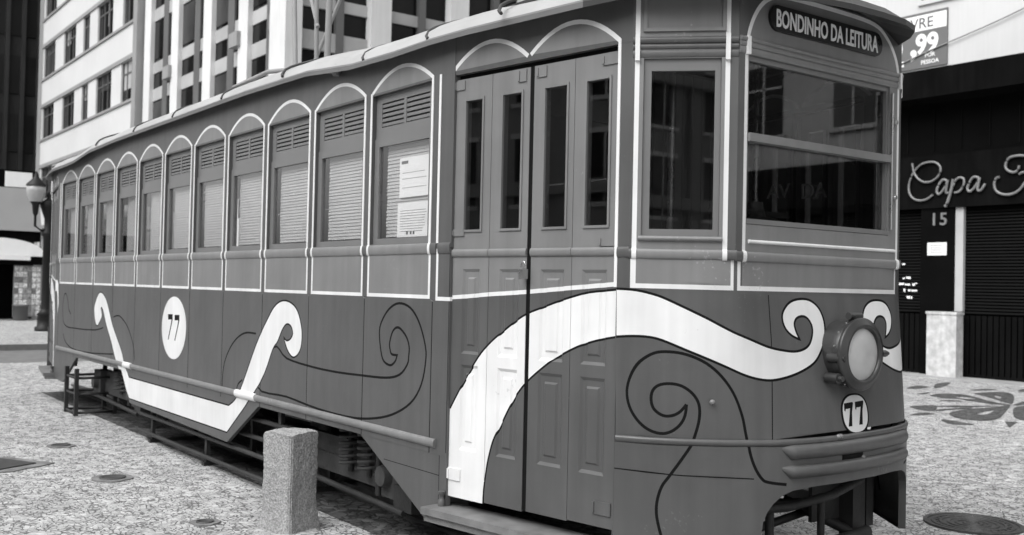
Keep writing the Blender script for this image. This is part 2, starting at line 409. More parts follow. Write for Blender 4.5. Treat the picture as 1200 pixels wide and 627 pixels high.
# ------------------------------------------------------------------ traced outlines of the painted ornaments, in metres on their own walls
ART = {
    'side_white': [(-6.7032,1.195),(-6.522,1.3265),(-6.2781,1.2578),(-6.0247,1.0115),(-5.7114,0.7877),(-5.6009,0.665,1),(-5.4383,0.5491,1),(-2.9399,0.55,1),(-2.7471,0.6593),(-2.4536,1.0264),(-2.2668,1.2134),(-2.1303,1.3169),(-1.9718,1.3478),(-1.8094,1.3032),(-1.7254,1.1954),(-1.7116,1.0916),(-1.7445,1.0197),(-1.8292,0.9803),(-1.9106,1.0091),(-1.9681,1.0671),(-1.9908,1.1045,1),(-1.9488,1.0841),(-1.8892,1.0958),(-1.8517,1.1341),(-1.881,1.1804),(-1.9487,1.1927),(-2.0144,1.1546),(-2.0919,1.0647),(-2.1673,1.0083),(-2.3755,0.7579),(-2.9609,0.3476,1),(-5.419,0.3515,1),(-5.8711,0.6618),(-6.0678,0.8497),(-6.2511,1.0019),(-6.3918,1.1514),(-6.4632,1.1666),(-6.4222,1.0812),(-6.5716,0.9794,1),(-6.6492,1.0025),(-6.71,1.1062)],
    'side_black_loop': [(-2.4039,0.734),(-1.9193,0.7142),(-1.4555,0.6858),(-1.0437,0.6816),(-0.7807,0.7031),(-0.5406,0.7521),(-0.344,0.8365),(-0.239,0.945),(-0.1989,1.0784),(-0.211,1.1614),(-0.2761,1.2737),(-0.369,1.3468),(-0.4914,1.3681),(-0.5994,1.332),(-0.6795,1.2575),(-0.6997,1.1911),(-0.6752,1.0882),(-0.6399,1.0389),(-0.5685,1.0227),(-0.5172,1.0476),(-0.4966,1.0828,1),(-0.5564,1.0849),(-0.5765,1.112),(-0.5812,1.1496),(-0.5466,1.2152),(-0.4852,1.2345),(-0.4067,1.1918),(-0.372,1.1384),(-0.3732,1.0878),(-0.3863,1.0409),(-0.465,0.9792),(-0.6163,0.9493),(-0.9049,0.9393),(-1.2181,0.9332),(-1.56,0.9399),(-1.9348,0.9663),(-2.1514,1.0266)],
    'side_black_mid': [(-2.4588,1.1041),(-2.6447,1.101),(-2.8027,1.0559),(-2.9382,0.9729),(-3.0409,0.8582),(-3.0747,0.7277),(-3.0721,0.6447)],
    'side_black_b': [(-2.7924,0.6773),(-2.763,0.7234),(-2.6849,0.7611)],
    'side_black_left1': [(-7.6833,1.0642),(-7.786,1.1182),(-7.8363,1.2129),(-7.9233,1.2835),(-8.0087,1.2673),(-8.0638,1.1294),(-8.0035,0.9658),(-7.8197,0.9156),(-7.5145,0.9149),(-7.116,0.9192),(-6.642,0.9367),(-6.3569,0.9715)],
    'side_black_left2': [(-6.0033,1.0921),(-5.8875,1.1088),(-5.7571,1.101),(-5.5394,1.0242),(-5.3933,0.919),(-5.3031,0.8131),(-5.2809,0.7199)],
    'side_black_left3': [(-8.0067,0.8295),(-7.8766,0.7396),(-7.5319,0.6838),(-6.8307,0.6859),(-5.9749,0.7296)],
    'skirt': [(-5.6615,0.5711),(-5.4018,0.3134),(-2.9558,0.277),(-2.3895,0.6082)],
    'disc': [(-4.1995,1.0681),(-4.5271,1.0534),(-4.2219,1.333),(-4.1772,0.8046)],
    'd77': [(-4.3516,1.174),(-4.248,1.1776),(-4.2384,1.1419),(-4.3494,1.1486),(-4.3225,0.9647),(-4.1654,1.1768),(-4.0696,1.1802),(-4.0561,1.1453),(-4.1481,0.9706)],
    'door_line': [(0.0135,1.411),(0.1465,1.4204),(0.2844,1.4321),(0.5409,1.449),(0.7981,1.4706),(1.0797,1.4926)],
    'door_out': [(0.0216,0.8471),(0.1109,0.9785),(0.2181,1.1179),(0.3003,1.1941),(0.3847,1.2522),(0.483,1.3137),(0.555,1.3486),(0.6419,1.3769),(0.7508,1.4115),(0.8654,1.4412),(0.9303,1.4544),(1.0803,1.4684)],
    'door_in': [(1.0855,1.2623),(0.9802,1.2419),(0.8716,1.2094),(0.765,1.1625),(0.6817,1.1159),(0.5643,1.0316),(0.4935,0.9612),(0.4421,0.8914),(0.3836,0.7952),(0.3388,0.7241),(0.3063,0.6268),(0.2882,0.535),(0.2785,0.4628),(0.2751,0.3791)],
    'nose_white': [(0.0,1.4733,1),(0.0931,1.4701),(0.1523,1.457),(0.208,1.44),(0.3037,1.3994),(0.3976,1.357),(0.4975,1.3101),(0.6171,1.2692),(0.71,1.2356),(0.7815,1.221),(0.8639,1.2129),(0.9295,1.223),(0.9718,1.2468),(0.9985,1.29),(1.0004,1.3281),(0.9769,1.3586),(0.9434,1.3677),(0.9049,1.3586),(0.8858,1.3342),(0.8907,1.3004),(0.9086,1.2646,1),(0.8625,1.2815),(0.8271,1.3102),(0.8121,1.3486),(0.8211,1.3867),(0.867,1.4264),(0.9292,1.4433),(1.0035,1.441),(1.0592,1.4125),(1.0872,1.3678),(1.0922,1.3137),(1.0716,1.251),(1.026,1.1928),(0.9749,1.1556),(0.8897,1.1243),(0.8039,1.1035),(0.7171,1.0922),(0.6508,1.0975),(0.5812,1.1148),(0.4932,1.1469),(0.3963,1.1845),(0.3031,1.22),(0.2087,1.2555),(0.1528,1.2684),(0.0894,1.2707),(0.0,1.2639,1)],
    'nose_black_a': [(0.3115,0.9861),(0.3049,0.9388),(0.2841,0.8993),(0.2458,0.8683),(0.2,0.8581),(0.1467,0.8735),(0.1023,0.911),(0.0697,0.9676),(0.0596,1.0332),(0.0786,1.1005),(0.1169,1.1628),(0.1726,1.2003),(0.2387,1.2079),(0.3178,1.1968),(0.398,1.1628),(0.4648,1.1079),(0.5215,1.0311),(0.5543,0.9442),(0.567,0.8658),(0.5805,0.7882),(0.6042,0.723),(0.6357,0.6756),(0.6675,0.6605),(0.7527,0.6478)],
    'nose_black_b': [(0.3115,0.9861),(0.2842,0.9544),(0.2516,0.9368),(0.2117,0.935),(0.1736,0.9602),(0.1608,0.999),(0.1668,1.0387),(0.1931,1.0638),(0.239,1.0721),(0.2917,1.0635),(0.3379,1.0323),(0.3641,0.9878),(0.3656,0.928),(0.349,0.862),(0.331,0.8166),(0.2925,0.7555),(0.2421,0.681),(0.2102,0.6334),(0.1916,0.5668),(0.1928,0.5015),(0.2143,0.4161)],
    'cut': [(0.6293,0.3894),(0.643,0.4905),(0.6619,0.5335),(0.6892,0.569),(0.7308,0.6017),(0.7907,0.6197),(0.9004,0.628),(1.1033,0.6284),(1.2769,0.6296)],
    'bump': [(0.7273,0.7752),(0.7288,0.7021),(0.7498,0.7888),(0.7504,0.7632),(0.7519,0.6899),(1.2,0.7884),(1.201,0.7496),(1.2021,0.7109),(1.203,0.6799),(1.1004,0.7429),(1.2813,0.7385)],
    'nose77': [(1.2361,0.9272),(1.1163,0.9344),(1.2544,1.0107),(1.2167,0.8409)],
    'seam': [(0.7562,1.4626),(0.732,1.2592),(0.6861,0.8419),(0.0022,0.6973),(0.2974,0.6851),(0.59,0.6723)],
    'darch': [(-0.0716,2.5679),(0.2078,2.6805),(0.4964,2.5749),(0.5468,2.5799),(0.8198,2.6849),(1.0817,2.5603)],
    'hinges': [(-0.0226,2.4778),(0.0789,2.522),(0.4313,2.4643),(0.5033,2.533),(0.5777,2.4701),(0.6741,2.5254),(0.9781,2.4637),(1.0734,2.5108),(0.0029,1.7223),(0.1166,1.7587),(0.9792,1.6578),(1.0745,1.7014),(0.0321,0.4804),(0.1248,0.5579),(0.9708,0.473),(1.0751,0.5425),(0.5164,1.5175),(0.5705,1.5743)],
    'straps': [(-3.0753,2.8836),(-1.9838,2.8684),(-0.853,2.8657),(-0.1467,2.8826)],
    'petal_a': [(-4.0135,11.1142),(-4.1117,11.4794),(-4.0381,11.7277),(-3.848,11.7737),(-3.582,11.5994),(-3.2659,11.3192),(-2.958,11.1104),(-2.7639,11.0675),(-2.81,10.9014),(-3.022,10.8676),(-3.2212,10.9451),(-3.3761,10.9718),(-3.5364,11.0749),(-3.6619,10.9336),(-3.8583,11.0164)],
    'petal_b': [(-3.8714,12.085),(-3.8991,12.4915),(-3.8221,12.7529),(-3.6259,12.7041),(-3.306,12.182),(-2.9595,11.4861),(-2.805,11.129),(-3.0347,11.3306),(-3.3506,11.6269),(-3.6319,11.8808)],
    'petal_c': [(-2.593,9.1812),(-2.7272,9.5885),(-2.7684,9.9565),(-2.7407,10.2781),(-2.7389,10.6231),(-2.7416,10.9693),(-2.5037,10.4555),(-2.1808,9.699),(-2.0221,9.2998),(-1.9901,8.9573),(-2.1232,8.8323),(-2.3296,8.8936)],
    'petal_d': [(-3.3205,9.4776),(-3.3128,9.7699),(-3.2147,9.9346),(-2.8859,9.3662),(-2.9586,9.2208),(-3.125,9.3048)],
    'petal_e': [(-3.1871,9.9211),(-3.0631,10.2434),(-2.9009,10.5032),(-2.7742,10.7611),(-2.8201,10.3551),(-2.9445,10.0351),(-3.1225,9.845)],
    'petal_f': [(-2.9206,9.4561),(-2.9259,9.7712),(-2.8558,10.1467),(-2.7856,10.0207),(-2.8214,9.5909),(-2.8474,9.3486)],
    'petal_g': [(-2.7657,8.6056),(-2.8476,8.9774),(-2.6932,9.0426),(-2.6831,8.7683)],
    'petal_h': [(-2.3193,8.5319),(-2.2449,8.5963),(-2.0657,8.5501),(-1.8677,8.4767),(-1.9294,8.3093),(-2.0623,8.2526)],
    'petal_i': [(-4.202,12.5617),(-4.2237,12.9679),(-4.0605,13.1217),(-4.0434,12.7587)],
    'petal_j': [(-1.8454,9.1053,1),(-1.73,9.1974,1),(-1.5134,8.5731,1)],
    'petal_k': [(-2.548,10.7008),(-2.5914,11.1329),(-2.543,11.4102),(-1.6945,9.6637),(-1.7573,9.4612),(-1.833,9.4491),(-2.0343,9.697)],
    'petal_l': [(-2.7547,11.0863),(-2.8935,11.6226),(-3.0017,12.1931),(-2.6963,11.6483),(-2.6803,11.311),(-2.6733,11.0372)],
    'petal_m': [(-3.7203,13.1178),(-3.8884,13.6007),(-3.9559,14.1363),(-3.6127,13.3509)],
    'petal_n': [(-4.8366,11.8253),(-5.0478,12.4142),(-4.834,12.4578),(-4.7119,11.947)],
    'petal_o': [(-4.7302,12.4229),(-5.1289,13.1937),(-5.1275,13.612),(-4.7802,12.8477),(-4.6378,12.3661)],
    'petal_p': [(-4.2609,11.1598),(-4.3045,11.6164),(-4.163,11.235)],
    'petal_q': [(-3.5465,10.5788),(-3.5185,10.7935),(-3.315,10.8274),(-3.4165,10.6175)],
    'hole_petal_b': [(-3.5502,12.098),(-3.3985,11.9867),(-3.2828,11.7278),(-3.4055,11.8448)],
    'hole_petal_c': [(-2.4506,9.6131),(-2.5264,10.085),(-2.4603,9.995),(-2.3443,9.613),(-2.3676,9.4779)],
    'hole_petal_a': [(-3.7146,11.2776),(-3.6275,11.4192),(-3.4233,11.3115),(-3.4893,11.1733)],
    'stroke_0': [(-6.6481,3.9914),(-6.6358,3.9254),(-6.6114,3.8196),(-6.5304,3.6968),(-6.4031,3.6181),(-6.2646,3.6186),(-6.1421,3.6812),(-6.0756,3.7779),(-6.077,3.8795),(-6.1599,3.9628),(-6.2976,3.9873),(-6.4502,3.9617),(-6.5754,3.8686),(-6.6725,3.7202),(-6.7129,3.5668),(-6.6964,3.4226),(-6.6094,3.3135),(-6.4678,3.272),(-6.3289,3.2976),(-6.2196,3.3679)],
    'stroke_1': [(-5.9384,3.6108),(-6.0194,3.6342),(-6.0994,3.5511),(-6.1386,3.4393),(-6.1105,3.374),(-6.0432,3.4079),(-5.9639,3.5166),(-5.925,3.6148),(-5.9447,3.4901),(-5.954,3.3898),(-5.8951,3.3861)],
    'stroke_2': [(-5.8187,3.6324),(-5.8432,3.4834),(-5.881,3.335),(-5.9324,3.1868),(-5.9718,3.1334)],
    'stroke_3': [(-5.8169,3.5068),(-5.7655,3.616),(-5.6739,3.6518),(-5.608,3.6047),(-5.6195,3.4935),(-5.6967,3.3989),(-5.7887,3.3796)],
    'stroke_4': [(-5.3251,3.6212),(-5.4275,3.641),(-5.5035,3.5476),(-5.5408,3.4387),(-5.5013,3.3866),(-5.4247,3.4311),(-5.3495,3.5369),(-5.3124,3.6202),(-5.3362,3.4991),(-5.3477,3.4015),(-5.2841,3.3975),(-5.2098,3.5027)],
    'stroke_5': [(-4.601,3.7821),(-4.6239,3.7006),(-4.7195,3.6723),(-4.817,3.728),(-4.8424,3.8142),(-4.795,3.9183),(-4.6748,3.9554),(-4.4962,3.9439),(-4.285,3.8848)],
    'stroke_6': [(-4.9499,3.6057),(-5.0113,3.586),(-5.0423,3.4912),(-5.0085,3.3678),(-4.8847,3.2949),(-4.7269,3.2902),(-4.5959,3.3536),(-4.5023,3.466),(-4.4101,3.6247),(-4.3308,3.8301)],
    'stroke_7': [(-4.5992,3.6273),(-4.5401,3.6584),(-4.4572,3.6401),(-4.3749,3.6102)],
}

# ------------------------------------------------------------------ the nose of the tram as a function (u along the bow, z height)
LO = [(1.083,.172),(1.15,.212),(1.21,.253),(1.317,.35),(1.429,.491),(1.478,.571),(1.515,.64),(1.545,.72),(1.572,.886),(1.580,1.0855),(1.576,1.189),(1.557,1.414),(1.533,1.553),(1.480,1.734),(1.42,1.84),(1.34,1.935),(1.22,2.03),(1.083,2.085)]
TP = [(1.075,.170),(1.143,.181),(1.205,.243),(1.305,.343),(1.425,.463),(1.455,.525),(1.462,.60),(1.462,.70),(1.462,.88),(1.462,1.0855),(1.462,1.20),(1.462,1.42),(1.462,1.56),(1.450,1.695),(1.405,1.79),(1.32,1.88),(1.143,2.066),(1.075,2.08)]
W = 2.25; YC = W / 2; XC = -4.22
UK = [0.]
for a, b in zip(LO, LO[1:]): UK.append(UK[-1] + math.hypot(a[0] - b[0], a[1] - b[1]))
UM = UK[-1]
def cr(P, u):
    n = len(P); i = 0
    while i < n - 2 and u > UK[i + 1]: i += 1
    h = UK[i + 1] - UK[i]; t = min(1.1, max(-.1, (u - UK[i]) / h)); o = []
    def tg(j, k):
        if j == 0: return (P[1][k] - P[0][k]) / (UK[1] - UK[0])
        if j == n - 1: return (P[-1][k] - P[-2][k]) / (UK[-1] - UK[-2])
        return (P[j + 1][k] - P[j - 1][k]) / (UK[j + 1] - UK[j - 1])
    for k in (0, 1):
        m0 = tg(i, k) * h; m1 = tg(i + 1, k) * h; t2 = t * t; t3 = t2 * t
        o.append((2*t3 - 3*t2 + 1) * P[i][k] + (t3 - 2*t2 + t) * m0 + (-2*t3 + 3*t2) * P[i+1][k] + (t3 - t2) * m1)
    return o
ZT, ZB = 1.486, .826
def nose_pt(u, z):
    w = min(1, max(0, (ZT - z) / (ZT - ZB))); a = cr(TP, u); b = cr(LO, u)
    return Vector((a[0] + (b[0] - a[0]) * w, a[1] + (b[1] - a[1]) * w, z))
def nose_n(u, z):
    h = 1e-3; d = nose_pt(min(UM, u + h), z) - nose_pt(max(0, u - h), z)
    return Vector((d.y, -d.x, 0)).normalized()
def P_nose(u, z, o=0.): return nose_pt(u, z) + nose_n(u, z) * o
def P_side(x, z, o=0.): return Vector((x, -o, z))
TH = R(9); CT, ST = math.cos(TH), math.sin(TH)
def P_door(s, z, o=0.): return Vector((s * CT + o * ST, s * ST - o * CT, z))
FX, FY = 1.143, .181; Q = math.sqrt(.5)
def P_facet(s, z, o=0.): return Vector((FX + s * Q + o * Q, FY + s * Q - o * Q, z))
XF = 1.462
def P_front(y, z, o=0.): return Vector((XF + o, y, z))
HALF = [(.0, -.5), (.35, -.48), (.72, -.36), (.95, -.14), (1., .06), (.9, .27), (.65, .42), (.3, .49), (.0, .5)]
def half(out, hgt): return [(a * out * .7, b * hgt) for a, b in HALF]

# ================================================================== THE TRAM
tram = thing('tram', 'old grey tram painted with white scrolls and number 77, standing on the cobbles', 'tram', (XC, YC, 0))
D, LT, WH, BK = M['dark'], M['light'], M['white'], M['black']
BAY = [-.147 - .7385 * k for k in range(12)]
XE = -8.44
PW = .038                                   # half distance between a pillar's two white lines

# ---- lower side wall with its painting
layers = []
for k in range(11):
    a, b = BAY[k + 1] + PW, BAY[k] - PW
    layers.append(('poly', rect(a, 1.409, b, 1.64), 1))
for k in range(12):
    x = BAY[k]
    layers.append(('line', [(x, .60), (x, 1.385)], .007, 3, False))
layers.append(('line', [(.012, .62), (.012, 1.66)], .006, 3, False))
for k in range(11):
    a, b = BAY[k + 1] + PW, BAY[k] - PW
    layers.append(('line', [(a, 1.66), (a, 1.409), (b, 1.409), (b, 1.66)], .020, 2, False))
layers.append(('line', [(-.109, 1.66), (-.109, 1.402), (.02, 1.402)], .020, 2, False))
for key, closed in (('side_black_loop', True), ('side_black_mid', False), ('side_black_b', False), ('side_black_left1', False), ('side_black_left2', False), ('side_black_left3', False)):
    layers.append(('line', smooth(ART[key], closed, 4), .0135, 3, closed))
uw = smooth(ART['side_white'], True, 4)
layers += [('poly', uw, 2), ('line', uw, .011, 3, True)]
layers.append(('poly', [(-8.44, 1.435), (-8.36, 1.44), (-8.31, 1.40), (-8.27, 1.18), (-8.29, 1.05), (-8.33, 1.26), (-8.37, 1.31), (-8.44, 1.31)], 2))
groove = {round(x, 4) for x in BAY}
def side_depth(a, b): return 0.
surface('side_panel', rect(XE, .600, .018, 1.66), P_side, [D, LT, WH, BK], tram, layers=layers, thick=.04,
        extra=[([(x, .6), (x, 1.39)], False) for x in BAY], depth=lambda a, b: -.005 if any(abs(a - x) < 1e-4 for x in BAY) and b < 1.4 else 0.)
# drop skirt in the middle, with the lower half of the white scroll
sk = [(-5.70, .60), ART['skirt'][1], ART['skirt'][2], (-2.39, .60)]
surface('drop_skirt', sk, P_side, [D, LT, WH, BK], tram, layers=[('poly', uw, 2), ('line', uw, .011, 3, True)], thick=.03, lift=-.002)
surface('corner_skirt', [(-.90, .60), (-.171, .25), (-.05, .27), (-.05, .32), (.018, .32), (.018, .60)], P_side, [D, BK], tram, thick=.03, lift=-.002,
        layers=[('line', [(-.62, .497), (-.05, .497)], .004, 1, False), ('line', [(-.05, .27), (-.05, .60)], .005, 1, False)])
surface('corner_skirt', [(-7.40, .60), (XE, .60), (XE, .30), (-7.98, .28)][::-1], P_side, [D], tram, thick=.03, lift=-.002)
# rub rail
mb = MB(); mb.sweep([(P_side(x, .655), (0, -1, 0)) for x in (-8.30, -.085)], half(.024, .046))
mb.build('rub_rail', M['light'], tram)
for xa, xb in ((-5.60, -5.37), (-2.79, -2.43)):
    mb = MB(); mb.sweep([(P_side(x, .656), (0, -1, 0)) for x in (xa, xb)], half(.032, .056)); mb.build('rail_bracket', WH, tram)
# ---- belt moulding: light under each window, dark on each pillar, white where the lines cross
for k in range(11):
    a, b = BAY[k + 1] + PW, BAY[k] - PW
    mb = MB(); mb.sweep([(P_side(x, 1.663), (0, -1, 0)) for x in (a + .009, b - .009)], half(.013, .058))
    for x in (a, b): mb.sweep([(P_side(xx, 1.663), (0, -1, 0)) for xx in (x - .010, x + .010)], half(.017, .064), 1)
    mb.build('belt_moulding', [LT, WH], tram)
for lo_, hi_ in [(BAY[k] - PW + .010, BAY[k] + PW - .010) for k in range(12)] + [(-.099, .015), (XE, BAY[11] - PW)]:
    mb = MB(); mb.sweep([(P_side(x, 1.663), (0, -1, 0)) for x in (lo_, hi_)], half(.013, .058)); mb.build('pillar_moulding', D, tram)
# ---- letterboard with arches
ZA = 2.566
layers = []
for k in range(11):
    a, b = (BAY[k + 1] + PW, ZA), (BAY[k] - PW, ZA)
    ar = arc_pts(a, b, .114)
    layers += [('poly', ar, 1), ('line', ar, .021, 2, False)]
surface('letterboard', [(XE, 2.553), (.02, 2.553), (.02, 2.785), (-.6, 2.785), (-2.0, 2.86), (-6.44, 2.86), (-7.84, 2.785), (XE, 2.785)], P_side, [D, LT, WH], tram, layers=layers, thick=.05)
# ---- pillars with white lines
for k in range(12):
    x = BAY[k]; mb = MB()
    mb.box((x - PW - .009, -.001, 1.665), (x + PW + .009, .075, 2.5525))
    for q in (-PW, PW): mb.box((x + q - .0095, -.0045, 1.69), (x + q + .0095, -.001, 2.57), 1)
    mb.build('pillar', [D, WH], tram)
mb = MB(); mb.box((-.098, -.0005, 1.665), (.02, .075, 2.5525)); mb.build('corner_post', D, tram); mb = MB(); mb.box((XE, -.0005, 1.665), (BAY[11] - PW - .0095, .075, 2.5525)); mb.build('corner_post', D, tram)
# ---- louvres and windows, one of each per bay
for k in range(11):
    a, b = BAY[k + 1] + PW + .010, BAY[k] - PW - .010; c = (a + b) / 2
    # louvre panel
    mb = MB(); y0 = .026
    za, zb, zc, zd = 2.306, 2.368, 2.508, 2.552
    mb.box((a, y0, za), (b, y0 + .03, zb)); mb.box((a, y0, zc), (b, y0 + .03, zd))
    mb.box((a, y0, zb), (a + .062, y0 + .03, zc)); mb.box((b - .062, y0, zb), (b, y0 + .03, zc)); mb.box((c - .013, y0, zb), (c + .013, y0 + .03, zc))
    mb.box((a, y0 + .046, za), (b, y0 + .05, zd), 1)
    for p, q in ((a + .062, c - .013), (c + .013, b - .062)):
        for i in range(5):
            z = zb + .006 + i * .0272
            mb.add([(p, y0 + .003, z), (q, y0 + .003, z), (q, y0 + .036, z + .022), (p, y0 + .036, z + .022),
                    (p, y0 + .003, z + .0165), (q, y0 + .003, z + .0165), (q, y0 + .030, z + .030), (p, y0 + .030, z + .030)],
                   [(0, 1, 5, 4), (4, 5, 6, 7), (0, 3, 2, 1), (2, 3, 7, 6)])
    mb.build('louvre_panel', [M['frame'], M['frame']], tram)
    # window
    mb = MB(); y0 = .020; za, zb = 1.690, 2.305
    mb.box((a, y0, za), (b, y0 + .022, za + .040)); mb.box((a, y0, zb - .048), (b, y0 + .022, zb))
    mb.box((a, y0, za + .040), (a + .052, y0 + .022, zb - .048)); mb.box((b - .052, y0, za + .040), (b, y0 + .022, zb - .048))
    mb.box((a, y0 - .020, za - .004), (b, y0, za + .006))
    win = mb.build('window', M['frame'], tram)
    mb = MB(); mb.box((a + .052, y0 + .011, za + .040), (b - .052, y0 + .014, zb - .048)); mb.build('pane', M['glass'], win)
    mb = MB()
    for i in range(27):
        z = za + .05 + i * .0198
        xl = a + (.085 if k < 6 else .20) + random.uniform(-.004, .004); dz_ = random.uniform(-.001, .001); z += dz_
        mb.hexa([(xl, .058, z), (b - .03, .058, z), (b - .03, .0625, z + .0184), (xl, .0625, z + .0184), (xl, .0572, z + .0012), (b - .03, .0572, z + .0012), (b - .03, .0617, z + .0194), (xl, .0617, z + .0194)])
    mb.build('blind', M['blind'], win)
    if k > 0:
        mb = MB(); n = 22; pts = []
        x0, x1 = a + .05 + .02 * random.random(), a + .20 + .08 * random.random()
        for i in range(n + 1): pts.append((x0 + (x1 - x0) * i / n, .095 + .014 * math.sin(i * 1.35 + k)))
        for i in range(n):
            (xa, ya), (xb, yb) = pts[i], pts[i + 1]
            mb.add([(xa, ya, 1.72), (xb, yb, 1.72), (xb, yb, 2.28), (xa, ya, 2.28)], [(0, 1, 2, 3)], 0, True)
        mb.build('curtain', M['curtain'], win)
# ---- door section: letterboard, posts, four folding leaves
ad = ART['darch']
layers = []
for a, p, b in ((( .004, 2.566), ad[1], (.530, 2.572)), ((.548, 2.575), ad[4], (1.083, 2.562))):
    ar = arc_pts(a, b, p[1] - (a[1] + b[1]) / 2)
    layers += [('poly', ar, 1), ('line', ar, .021, 2, False)]
def door_board(): return surface('door_letterboard', rect(.0, 2.545, 1.157, 2.785), P_door, [D, LT, WH], tram, layers=layers, thick=.06)
near_parts = [door_board()]
mb = MB(); mb.pbox(P_door, (1.090, 1.60, -.06), (1.157, 2.547, -.001)); mb.pbox(P_door, (1.0875, .32, -.06), (1.094, 1.62, -.004))
mb.pbox(P_door, (1.078, 1.48, -.001), (1.094, 2.567, .003), 1); near_parts.append(mb.build('door_post', [D, WH], tram))
mb = MB(); mb.sweep([(P_door(s, 1.632), (ST, -CT, 0)) for s in (1.095, 1.160)], half(.014, .048)); near_parts.append(mb.build('pillar_moulding', D, tram))
wl = smooth(ART['door_line'], False, 3)
wo_, wi_ = smooth(ART['door_out'], False, 4), smooth(ART['door_in'], False, 4)
swoosh = [( -.02, .80)] + wo_ + [(1.10, 1.4684), (1.10, 1.2623)] + wi_ + [(.2751, .30), (-.02, .30)]
LE = [.010, .2810, .5510, .8205, 1.0845]
WX = [(.098, .216), (.360, .486), (.640, .775), (.895, 1.025)]
for i in range(4):
    a, b = LE[i] + .0015, LE[i + 1] - .0015
    if i == 1: b -= .0120
    if i == 2: a += .0120
    wx = WX[i]; px = (wx[0] - .012 if i > 1 else wx[0] - .004, wx[1] + .002)
    holes = [rect(wx[0], 1.754, wx[1], 2.405)]
    ext = []; pan = [(px[0], 1.130, px[1], 1.556), (px[0], .647, px[1], 1.075)]
    for (p, q, r_, t_) in pan:
        for ins in (0, .012, .034, .042):
            ext.append((rect(p + ins, q + ins * 1.2, r_ - ins, t_ - ins * 1.2), True))
    def dep(x, z, pan=pan):
        for (p, q, r_, t_) in pan:
            m = min(x - p, r_ - x, (z - q) / 1.2, (t_ - z) / 1.2)
            if m >= -1e-6:
                if m <= .012: return -.009 * m / .012
                if m <= .034: return -.009
                if m <= .042: return -.009 + .007 * (m - .034) / .008
                return -.002
        return 0.
    zb_ = .405 + .006 * i
    lay = [('poly', [(-.05, 1.402)] + wl + [(1.12, 1.4926), (1.12, 2.6), (-.05, 2.6)], 1), ('line', [(-.05, 1.405)] + wl + [(1.12, 1.495)], .020, 2, False),
           ('poly', swoosh, 2), ('line', wo_, .010, 3, False), ('line', wi_, .010, 3, False)]
    leaf = surface('door_leaf', rect(a, zb_, b, 2.520), lambda s, z, o=0.: P_door(s, z, o - .012), [D, LT, WH, BK], tram, holes=holes, layers=lay, extra=ext, depth=dep, thick=.035)
    near_parts.append(leaf)
    mb = MB(); mb.pbox(P_door, (wx[0] - .002, 1.752, -.0205), (wx[1] + .002, 2.407, -.0175)); mb.build('pane', M['glass2'], leaf)
    mb = MB(); mb.sweep([(P_door(s, 1.636, -.012), (ST, -CT, 0)) for s in (a, b)], half(.016, .040)); mb.build('door_moulding', LT, leaf)
    mb = MB()
    for z0, z1 in ((1.742, 1.7535), (2.4055, 2.417)): mb.pbox(P_door, (wx[0] - .011, z0, -.014), (wx[1] + .011, z1, -.006))
    for s0, s1 in ((wx[0] - .0115, wx[0]), (wx[1], wx[1] + .0115)): mb.pbox(P_door, (s0, 1.7535, -.014), (s1, 2.4055, -.006))
    mb.build('window_bead', LT, leaf)
HG = [(.014, 2.466, .085, 2.512, 1), (.462, 2.455, .515, 2.515, 1), (.585, 2.462, .645, 2.512, 1), (.985, 2.465, 1.070, 2.510, 1), (.014, 1.722, .100, 1.757, 1), (.985, 1.660, 1.072, 1.700, 1), (.020, .490, .110, .550, 2), (.975, .478, 1.074, .536, 0)]
for h in HG:
    mb = MB(); mb.pbox(P_door, (h[0], h[1], -.013), (h[2], h[3], -.006))
    mb.pbox(P_door, (h[0] - .002, h[1] + .006, -.0065), (h[0] + .010, h[3] - .006, -.001))
    near_parts.append(mb.build('hinge', [D, LT, WH][h[4]], tram))
# black header with recess shade put into its colour; black seal between leaves
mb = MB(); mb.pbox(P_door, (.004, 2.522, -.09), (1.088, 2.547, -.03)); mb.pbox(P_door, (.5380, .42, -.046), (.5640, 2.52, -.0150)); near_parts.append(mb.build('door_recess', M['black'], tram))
mb = MB(); mb.pbox(P_door, (-.055, .318, -.10), (1.06, .352, .105)); mb.pbox(P_door, (-.05, .28, -.09), (1.055, .318, .085))
near_parts.append(mb.build('step_board', M['step'], tram))
mb = MB(); mb.lathe([(.018, 0), (.018, .03), (.013, .035), (.013, .055), (.018, .06), (.018, .075)], P_door(.000, .352, .012)); near_parts.append(mb.build('door_pivot', D, tram))

# ---- nose: dash panel with the big white scroll, black scrolls and the seams
UC = 1.240
nw = smooth(ART['nose_white'], True, 4)
nw2 = [(2 * UC - p[0], p[1]) for p in nw][::-1]
lay = []
for u in (ART['seam'][1][0],): lay.append(('line', [(u + .01, 1.46), (u, 1.26), (u - .045, .84)], .005, 3, False))
U1 = .088; U2 = .531
lay += [('poly', rect(UK[1] + .016, 1.486, UK[5] - .030, 1.62), 1), ('poly', rect(UK[6] - .055, 1.486, UK[13] - .01, 1.62), 1)]
ka, kb = smooth(ART['nose_black_a'], False, 4), smooth(ART['nose_black_b'], False, 4)
for kk in (ka, kb):
    lay.append(('line', kk, .013, 3, False)); lay.append(('line', [(2 * UC - p[0], p[1]) for p in kk], .013, 3, False))
lay += [('poly', nw, 2), ('line', nw, .011, 3, True), ('poly', nw2, 2), ('line', nw2, .011, 3, True)]
lay += [('line', [(UK[1] + .016, 1.66), (UK[1] + .016, 1.488), (UK[5] - .040, 1.486), (UK[5] - .040, 1.66)], .020, 2, False),
        ('line', [(UK[6] - .075, 1.66), (UK[6] - .075, 1.486), (UK[13] - .02, 1.486), (UK[13] - .02, 1.66)], .020, 2, False)]
clipk = lambda pts: pts
